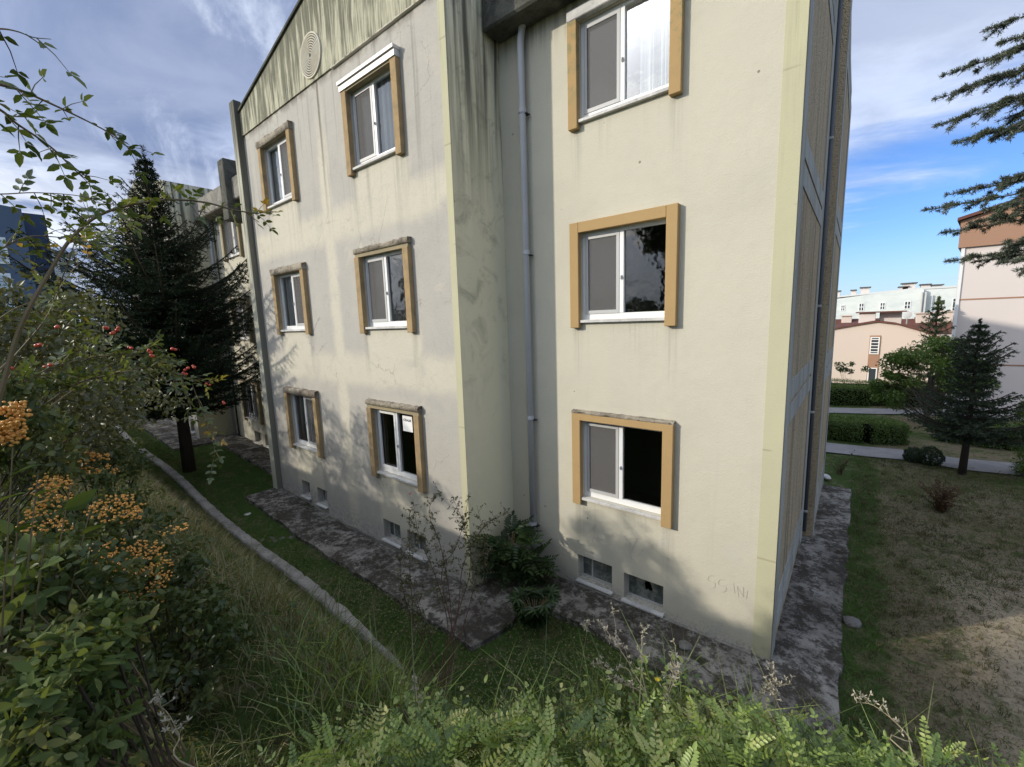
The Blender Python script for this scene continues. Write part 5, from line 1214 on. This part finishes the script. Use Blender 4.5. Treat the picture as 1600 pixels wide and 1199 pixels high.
# --- the slender rose in front of the corner
CR = hit(690, 1105); CR = np.array([CR[0], CR[1], H(CR[0], CR[1])])
S = thing('rose_bush', CR, 'slender leafy rose with thin dark stems in front of the building corner', 'bush'); lf = Lf(); tb = MB(); lf2 = Lf()
for pts in ([(686, 1060, 0), (715, 960, .1), (735, 890, .2), (728, 830, .2), (706, 775, .15)], [(690, 1060, 0), (700, 980, .0), (680, 900, .0), (655, 840, .0), (645, 780, .0)], [(695, 1060, 0), (715, 960, .1), (725, 880, .2), (760, 820, .3), (800, 800, .3)],
            [(680, 1060, 0), (660, 1000, -.1), (640, 960, -.1), (625, 890, -.1), (638, 850, -.1)], [(700, 1050, 0), (730, 960, .2), (745, 900, .3), (760, 860, .3), (745, 790, .3)], [(700, 1060, 0), (705, 960, 0), (690, 860, 0), (670, 800, .0), (690, 768, 0)],
            [(690, 1070, 0), (670, 1000, .0), (655, 950, .05), (640, 900, .1)], [(710, 1010, .05), (690, 900, .05), (715, 850, .1), (735, 770, .1)], [(645, 1050, -.2), (645, 960, -.2), (640, 880, -.2), (640, 700 + 100, -.2)]):
    d0 = np.linalg.norm(CR); P_ = [CR] + [atd(px, py, d0 + .1 + dd) for px, py, dd in pts]; c = curve(P_, 30); tb.tube(c, np.linspace(.009, .0022, len(c)), 5, False)
    for i in range(44):
        k = R.randint(int(len(c) * .5), len(c) - 1); dd = rnd_unit(1)[0] + [0, 0, .2]; e = c[k] + unit(dd) * R.uniform(.06, .22); cc = curve([c[k], (c[k] + e) / 2 + [0, 0, .015], e], 5); tb.tube(cc, np.linspace(.0018, .0008, len(cc)), 3, False)
        n = 7; q = R.randint(1, len(cc), n); lf.add(cc[q], rnd_unit(n) + [0, 0, -.3], rnd_unit(n) + [0, 0, .6], R.uniform(.026, .044, n), .018, R.uniform(0, 1, n))
tb.build('stems', M['stemdark'] if 'stemdark' in M else M['redcane'], S); lf.build('foliage', M['rosedull'], S, True, kind='stuff')
for i, (px, py) in enumerate(((641, 772), (648, 768))):
    p = atd(px, py, np.linalg.norm(CR) + .1); 
berries(S, [atd(641, 772, np.linalg.norm(CR) + .08)], .01, 2, .012, M['hip'], 'hips')

# --- leafy shrubs at the inner corner
def frond_plant(name, base, lab, fronds, pairs, ll, lw, mat, h, r_, palmate=False):
    T_ = thing(name, base, lab, 'bush'); b = np.array(base); m = MB(); r0 = np.random.RandomState(3)
    for i in range(fronds):
        a = R.uniform(0, math.tau); k = R.uniform(.25, 1.); p = b + np.array([math.cos(a) * r_ * .35 * k, math.sin(a) * r_ * .35 * k, h * k * .85]); d = np.array([math.cos(a), math.sin(a), R.uniform(-.1, .6)])
        m.tube(curve([b, b + (p - b) * [.4, .4, .6], p], 6), np.linspace(.012, .004, 7), 4, False); lf = Lf(); tb = MB()
        if palmate:
            n = 8; aa = np.linspace(-2.2, 2.2, n); s = unit(np.cross(d, [0, 0, 1.])); dd = unit(d)[None] * np.cos(aa)[:, None] + s[None] * np.sin(aa)[:, None]; lf.add(np.repeat([p], n, 0), dd, np.array([[0, 0, 1.]]) + R.normal(0, .15, (n, 3)), ll * R.uniform(.8, 1.1, n), lw, R.uniform(0, .8, n))
        else: pinnate(lf, p, d, np.array([0, 0, 1.]) + R.normal(0, .2, 3), R.uniform(.75, 1.1) * r_, pairs, ll, lw, R.uniform(0, .9), tb)
        f = lf.build('frond', mat, T_, True)
        tb.bm.free()
    m.build('stems', M['cane'], T_)
frond_plant('ailanthus_sapling', (-4.3, 5.05, -4.42), 'dark green sapling with drooping feathery leaves in the inner corner', 60, 7, .15, .055, M['leafdark'], 1.15, .40)
frond_plant('ailanthus_sapling', (-3.95, 5.25, -4.42), 'smaller dark sapling against the shaded wall right of the downpipe', 30, 6, .13, .05, M['leafdark'], .65, .34)
frond_plant('fig_bush', (-3.4, 4.55, -4.45), 'low dark bush with finger shaped leaves at the apron edge', 110, 0, .17, .038, M['leafdark'], .62, .75, True)

# --- grass and ground plants
def grass(name, n, xr, yr, Lr, w, mat, dens=None, kind='stuff', lean=.5, v0=0.):
    x = R.uniform(*xr, n); y = R.uniform(*yr, n)
    if dens is not None: k = R.uniform(0, 1, n) < dens(x, y); x, y = x[k], y[k]
    n = len(x); z = hz_(x, y); L = R.uniform(*Lr, n) * (.7 + .6 * R.uniform(0, 1, n)); d = unit(np.column_stack([R.normal(0, lean, n), R.normal(0, lean, n), np.ones(n)])); pv = .5 + .5 * np.sin(x * 1.7 + np.sin(y * 2.1) * 1.5) * np.sin(y * 1.3 + 1 + np.sin(x * .9))
    P = np.column_stack([x, y, z - .01]); s = unit(np.cross(d, rnd_unit(n))) * w * .5; b = unit(np.column_stack([d[:, 0], d[:, 1], np.zeros(n)]) + 1e-4) * .35
    mid = P + d * (L * .55)[:, None]; tip = P + d * (L * .9)[:, None] + b * L[:, None] * np.array([1, 1, 0])
    v = np.stack([P - s, P + s, mid + s * .8, mid - s * .8, tip], 1).reshape(-1, 3); i0 = np.arange(n)[:, None] * 5
    f = np.concatenate([np.concatenate([i0 + [[0, 1, 2]], i0 + [[0, 2, 3]], i0 + [[3, 2, 4]]], 1)]).reshape(-1, 3)
    vv = np.clip(pv * .5 + R.uniform(0, .5, n) + v0, 0, 1)
    return tag(npmesh(name, v, f, mat, v=np.repeat(vv, 3), kind=kind), None)
def right_of(x, y, lim):
    z = -1.5; q = x * AX[0] + y * AY[0] + z * AZ[0]; w = x * AX[2] + y * AY[2] + z * AZ[2]
    return (w > .1) & (800 + 665 * q / np.maximum(w, .1) > lim)
def lab(o, l, c): return tag(o, l, c)
cl_ = lambda x, y, f, p: (.5 + .5 * np.sin(x * f + p) * np.sin(y * f * 1.1 + p * 2))
lab(grass('bank_grass', 80000, (-12, 2.5), (.2, 3.02), (.04, .11), .005, M['grass'], lambda x, y: .35 + .65 * cl_(x, y, 3.1, 1), v0=.16), 'mixed green and straw grass covering the bank', 'grass')
lab(grass('dry_bank_grass', 60000, (-14, 2.5), (.2, 3.05), (.05, .16), .004, M['drygrass'], lambda x, y: .3 + .7 * cl_(x, y, 2.3, 4)), 'dry straw coloured grass matted on the bank', 'grass')
lab(grass('long_grass', 3600, (-3.2, 2.0), (.4, 2.3), (.18, .42), .006, M['grass'], lambda x, y: cl_(x, y, 2.7, 2) ** 1.2, lean=.45), 'long arching grass blades on the near bank', 'grass')
lab(grass('foreground_grass', 3600, (-2.2, 1.6), (.5, 2.4), (.16, .36), .0055, M['freshgrass'], lambda x, y: (.35 + .65 * cl_(x, y, 3.9, 2)) * right_of(x, y, 450), lean=.45), 'fresh green grass blades sticking up through the vetch', 'grass')
lab(grass('strip_grass', 90000, (-20, -1.0), (3.1, 5.05), (.03, .085), .006, M['lush'] if 'lush' in M else M['grass'], lambda x, y: ((y < 3.80) | (x > -3.7) | ((x < -12.3) & (y < 4.95) & (x > -18.1))) * (.35 + .65 * cl_(x, y, 2.0, .5)), v0=-.15), 'deep green grass between the kerb and the concrete apron', 'grass')
lab(grass('far_bank_grass', 30000, (-28, -12), (.2, 3.6), (.05, .12), .010, M['grass']), 'grass on the far part of the bank', 'grass')
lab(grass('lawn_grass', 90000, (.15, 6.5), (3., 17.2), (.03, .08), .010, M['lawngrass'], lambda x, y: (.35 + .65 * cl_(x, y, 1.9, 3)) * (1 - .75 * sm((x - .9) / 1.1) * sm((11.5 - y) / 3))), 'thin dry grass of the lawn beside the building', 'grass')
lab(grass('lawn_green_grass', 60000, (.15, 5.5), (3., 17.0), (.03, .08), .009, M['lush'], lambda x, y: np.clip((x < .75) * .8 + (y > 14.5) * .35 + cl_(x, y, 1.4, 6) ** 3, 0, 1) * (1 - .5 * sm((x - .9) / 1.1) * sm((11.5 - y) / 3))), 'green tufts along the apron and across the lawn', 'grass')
# weeds on the bank: small rounded leaves
def weeds(name, n, xr, yr, leaf, mat, l, dens, hgt=.08):
    x = R.uniform(*xr, n); y = R.uniform(*yr, n); k = R.uniform(0, 1, n) < dens(x, y); x, y = x[k], y[k]; n = len(x)
    P = np.column_stack([x, y, hz_(x, y) + R.uniform(0, 1, n) * hgt * (.4 + cl_(x, y, 5, 1))]); lf = Lf(); lf.add(P, rnd_unit(n) * [1, 1, .4], rnd_unit(n) * .5 + [0, 0, 1], leaf * R.uniform(.6, 1.3, n), leaf * .6, R.uniform(0, 1, n)); o = lf.build(name, mat, None, True, kind='stuff'); tag(o, l, 'weeds')
weeds('clover', 26000, (-9, -1.6), (3.12, 5.1), .028, M['grass'], 'clover and moss mixed into the green strip', lambda x, y: ((y < 3.78) | (x > -3.75)) * cl_(x, y, 1.6, 2))
weeds('bank_weeds', 22000, (-6.5, 2.), (.4, 2.9), .034, M['leafmid'], 'small leaved weeds scattered over the near bank', lambda x, y: cl_(x, y, 2.2, 5) ** 1.6 * (.25 + .75 * right_of(x, y, 430)), .12)
weeds('foreground_weeds', 12000, (-2.4, 1.8), (.4, 2.5), .03, M['vetch'], 'small round leaved weeds tangled under the vetch', lambda x, y: cl_(x, y, 3.4, 2) ** .7 * right_of(x, y, 600), .20)
weeds('apron_moss', 30000, (-12.1, .15), (3.7, 13.2), .022, M['moss'], 'moss cushions and dead leaves on the concrete apron', lambda x, y: (((y < 4.62) & (x < -4.)) | ((y < 5.82) & (x > -4.75)) | (x > -.55)) * (cl_(x, y, 4.1, 3) * cl_(x, y, 1.3, 1)) ** .8, .10)
weeds('leaf_litter', 9000, (-12, 5), (.4, 14), .03, M['litter'], 'fallen brown leaves lying on grass and concrete', lambda x, y: cl_(x, y, 1.2, 3) ** 2 * ((y < 5.6) | (x > -.4)), .01) if 'litter' in M else None
def tufts():
    n = 1500; x = R.uniform(.25, 7, n); y = R.uniform(3.2, 17, n); k = 16; X = np.repeat(x, k) + R.normal(0, .03, n * k); Y = np.repeat(y, k) + R.normal(0, .03, n * k); v = np.repeat(R.uniform(0, .8, n), k)
    lf = Lf(); d = np.column_stack([R.normal(0, .5, n * k), R.normal(0, .5, n * k), np.ones(n * k)]); lf.add(np.column_stack([X, Y, hz_(X, Y) - .01]), d, rnd_unit(n * k), R.uniform(.04, .13, n * k), .009, np.clip(v + R.normal(0, .15, n * k), 0, 1)); tag(lf.build('lawn_tufts', M['lawngrass'], None, False, kind='stuff'), 'uneven taller tufts dotted over the dry lawn', 'grass')
tufts()
# vetch: feathery fronds across the foreground
def vetch():
    lf = Lf(); tb = MB(); n = 0
    prj = lambda p: (lambda q: (800 + 665 * q[0] / q[2], 600 + 665 * q[1] / q[2]) if q[2] > .05 else (-999, 0))((p @ AX.reshape(3), 0, 0) if False else np.array([p[0] * AX[i] + p[1] * AY[i] + p[2] * AZ[i] for i in range(3)]))
    # thins out towards the left where the taller shrubs stand and stops at the lip of the bank
    for _ in range(13000):
        x = R.uniform(-2.6, 2.4); y = R.uniform(.25, 2.6); p = np.array([x, y, H(x, y)])
        h = R.uniform(.14, .42) * (.6 + .5 * cl_(x, y, 4.2, 1)); a = R.uniform(0, math.tau); top = p + np.array([math.cos(a) * h * .35, math.sin(a) * h * .35, h])
        px, py = prj(top + [0, 0, .04]); lim = np.interp(px, [300, 430, 520, 800, 1000, 1150, 1250, 1400, 1600], [1290, 1200, 1135, 1105, 1118, 1100, 1125, 1165, 1140])
        if px < 300 or px > 1750 or py < lim: continue
        if R.uniform() > (.62 if px < 1240 else .40): continue
        cc = curve([p, (p + top) / 2 + [0, 0, .03], top], 6); tb.tube(cc, np.linspace(.0022, .001, len(cc)), 3, False); v0 = R.uniform(0, .8) * (1. if px < 1240 else .6)
        for j in range(R.randint(3, 6)):
            k = R.randint(2, len(cc)); b2 = a + R.normal(0, 1.1); d = np.array([math.cos(b2), math.sin(b2), R.uniform(.25, 1.1)]); pinnate(lf, cc[k], d, unit(np.array([0, 0, 1.]) + R.normal(0, .35, 3)), R.uniform(.055, .145), R.randint(5, 10), R.uniform(.014, .026), R.uniform(.008, .013), np.clip(v0 + .1 * j, 0, 1), tb, R.uniform(.1, .9))
        n += 1
    print('VETCH', n)
    T_ = thing('vetch_patch', (-.8, 1.2, H(-.8, 1.2)), 'bright green feathery vetch filling the foreground bank top', 'plants'); T_['kind'] = 'stuff'
    tb.build('stems', M['vetchstem'], T_, kind='stuff'); lf.build('foliage', M['vetch'], T_, True, .15, kind='stuff')
M['vetchstem'] = material('vetch stem', (.12, .16, .05), .7, .2)
vetch()
# dry weed stalks with seed heads
def stalks(lab_, base, paths, thick, cat='weed'):
    b = np.array([base[0], base[1], H(*base)]); T_ = thing('dry_weed', b, lab_, cat); m = MB(); heads = []
    for P_ in paths:
        pts = [b] + [atd(*p) for p in P_]; c = curve(pts, 24); m.tube(c, np.linspace(thick, thick * .4, len(c)), 5, False); L = len(c)
        for i in range(14):
            k = R.randint(L // 2, L); e = c[k] + unit(rnd_unit(1)[0] + [0, 0, 1.]) * R.uniform(.01, .035); m.tube([c[k], e], [.0012, .0008], 3, False); heads.append(e)
    m.build('stalks', M['straw'], T_)
    r_ = []
    lf = Lf(); C = np.repeat(np.array(heads), 7, 0); n = len(C); lf.add(C, rnd_unit(n) + [0, 0, .6], rnd_unit(n), R.uniform(.008, .016, n), .005, R.uniform(0, 1, n)); lf.build('seed_heads', M['seed'], T_, False, kind='stuff')
    return T_
stalks('pale dry weed with branching seed stalks standing over the vetch', (-.55, 1.35), [[(1018, 1110, 2.1), (990, 1050, 2.15), (965, 1010, 2.2), (940, 975, 2.2)], [(1010, 1100, 2.1), (1003, 1050, 2.1), (1003, 1000, 2.15), (1006, 982, 2.2)], [(1030, 1110, 2.1), (1050, 1060, 2.1), (1056, 1010, 2.15)],
        [(1005, 1090, 2.1), (975, 1070, 2.15), (950, 1058, 2.2)], [(985, 1052, 2.15), (950, 1048, 2.2), (925, 1035, 2.2)], [(1030, 1120, 2.1), (1045, 1085, 2.05), (1060, 1045, 2.0)]], .0026)
stalks('dry brown stalk sticking up before the basement windows', (-1.3, 1.9), [[(972, 1060, 2.75), (965, 1000, 2.75), (957, 950, 2.8)], [(965, 1050, 2.75), (950, 1000, 2.75), (938, 972, 2.8)], [(915, 1000, 2.7), (913, 985, 2.7)]], .002)
stalks('little pale seed stalks in front of the right corner foot', (.05, 1.5), [[(1165, 1120, 2.3), (1185, 1090, 2.3), (1208, 1072, 2.3), (1233, 1070, 2.3)], [(1200, 1110, 2.3), (1208, 1080, 2.3), (1206, 1048, 2.3)], [(1215, 1100, 2.3), (1212, 1060, 2.3)]], .0018)
stalks('long bent dry stalk leaning over the lawn at the lower right', (1.1, 1.3), [[(1440, 1199, 1.9), (1425, 1160, 1.95), (1400, 1130, 2.), (1365, 1103, 2.05), (1340, 1098, 2.05)]], .0022)
stalks('thin pale grass stalk over the middle of the bank', (-1.9, 1.2), [[(652, 1130, 2.2), (650, 1080, 2.25), (646, 1060, 2.3)]], .0018)
stalks('thin crossing stalks at the bottom left', (-1.3, .55), [[(300, 1199, 1.6), (280, 1150, 1.65), (262, 1115, 1.7), (240, 1098, 1.75)]], .002)
# yellow flower among the vetch
T_ = thing('yellow_flower', (-.6, 1.6, H(-.6, 1.6)), 'single yellow flower above the vetch beside the dry weed', 'flower'); p = atd(1027, 1063, 2.2)
m = MB(); m.tube(curve([np.array([-.6, 1.6, H(-.6, 1.6)]), p - [0, 0, .08], p], 8), .0015, 4, False); m.build('stem', M['vetchstem'], T_)
for k in range(9):
    a = k * math.tau / 9; lf = Lf(); lf.add([p], [[math.cos(a), math.sin(a), .25]], [[0, 0, 1]], [.013], [.006], [.5]); lf.build('petal', M['yellowflower'], T_, False)
# loose stones and scraps
def stone(px, py, r_, lab_, z=None, mat='stone', name='stone', flat=.5, seed=0, cat='stone'):
    p = hit(px, py); rr = np.random.RandomState(seed); bm = bmesh.new(); bmesh.ops.create_icosphere(bm, subdivisions=2, radius=1.)
    dz_ = .085 if (p[1] > 3.75 and p[0] < .15) else 0
    for v in bm.verts:
        k = 1 + .18 * math.sin(v.co.x * 3 + seed) + rr.uniform(-.07, .07); v.co = Vector((v.co.x * r_ * k * 1.3, v.co.y * r_ * k, v.co.z * r_ * flat * k))
    me = bpy.data.meshes.new(name); bm.to_mesh(me); bm.free(); me.materials.append(M[mat]); o = link(name, me); o.location = (p[0], p[1], p[2] + dz_ + r_ * flat * .5); o.rotation_euler = (0, 0, seed * 1.3); return tag(o, lab_, cat)
stone(1070, 1020, .085, 'flat grey stone on the apron near the right corner', seed=1, flat=.35)
stone(1330, 975, .11, 'grey block lying against the side edge of the apron', seed=2)
stone(385, 805, .09, 'small white scrap lying in the green strip by the kerb', seed=3, flat=.2, mat='sill', name='scrap', cat='litter')
stone(1290, 752, .12, 'pale lump at the far end of the side apron', seed=4, mat='sill')
for i, (px, py) in enumerate(((425, 842), (440, 843), (455, 842), (410, 846), (430, 848))): stone(px, py, .05, ['first small pale rubble piece beside the kerb, nearest the wall', 'second pale rubble piece in the row across the strip', 'pale rubble piece at the apron end of the row', 'pale rubble piece touching the kerb', 'pale rubble piece in the middle of the row'][i], seed=5 + i, mat='stone', name='rubble', cat='rubble')
print('TRIS', sum(len(o.data.loop_triangles) or sum(len(p.vertices) - 2 for p in o.data.polygons) if len(o.data.polygons) < 100000 else len(o.data.polygons) * 1.5 for o in bpy.data.objects if o.type == 'MESH'))
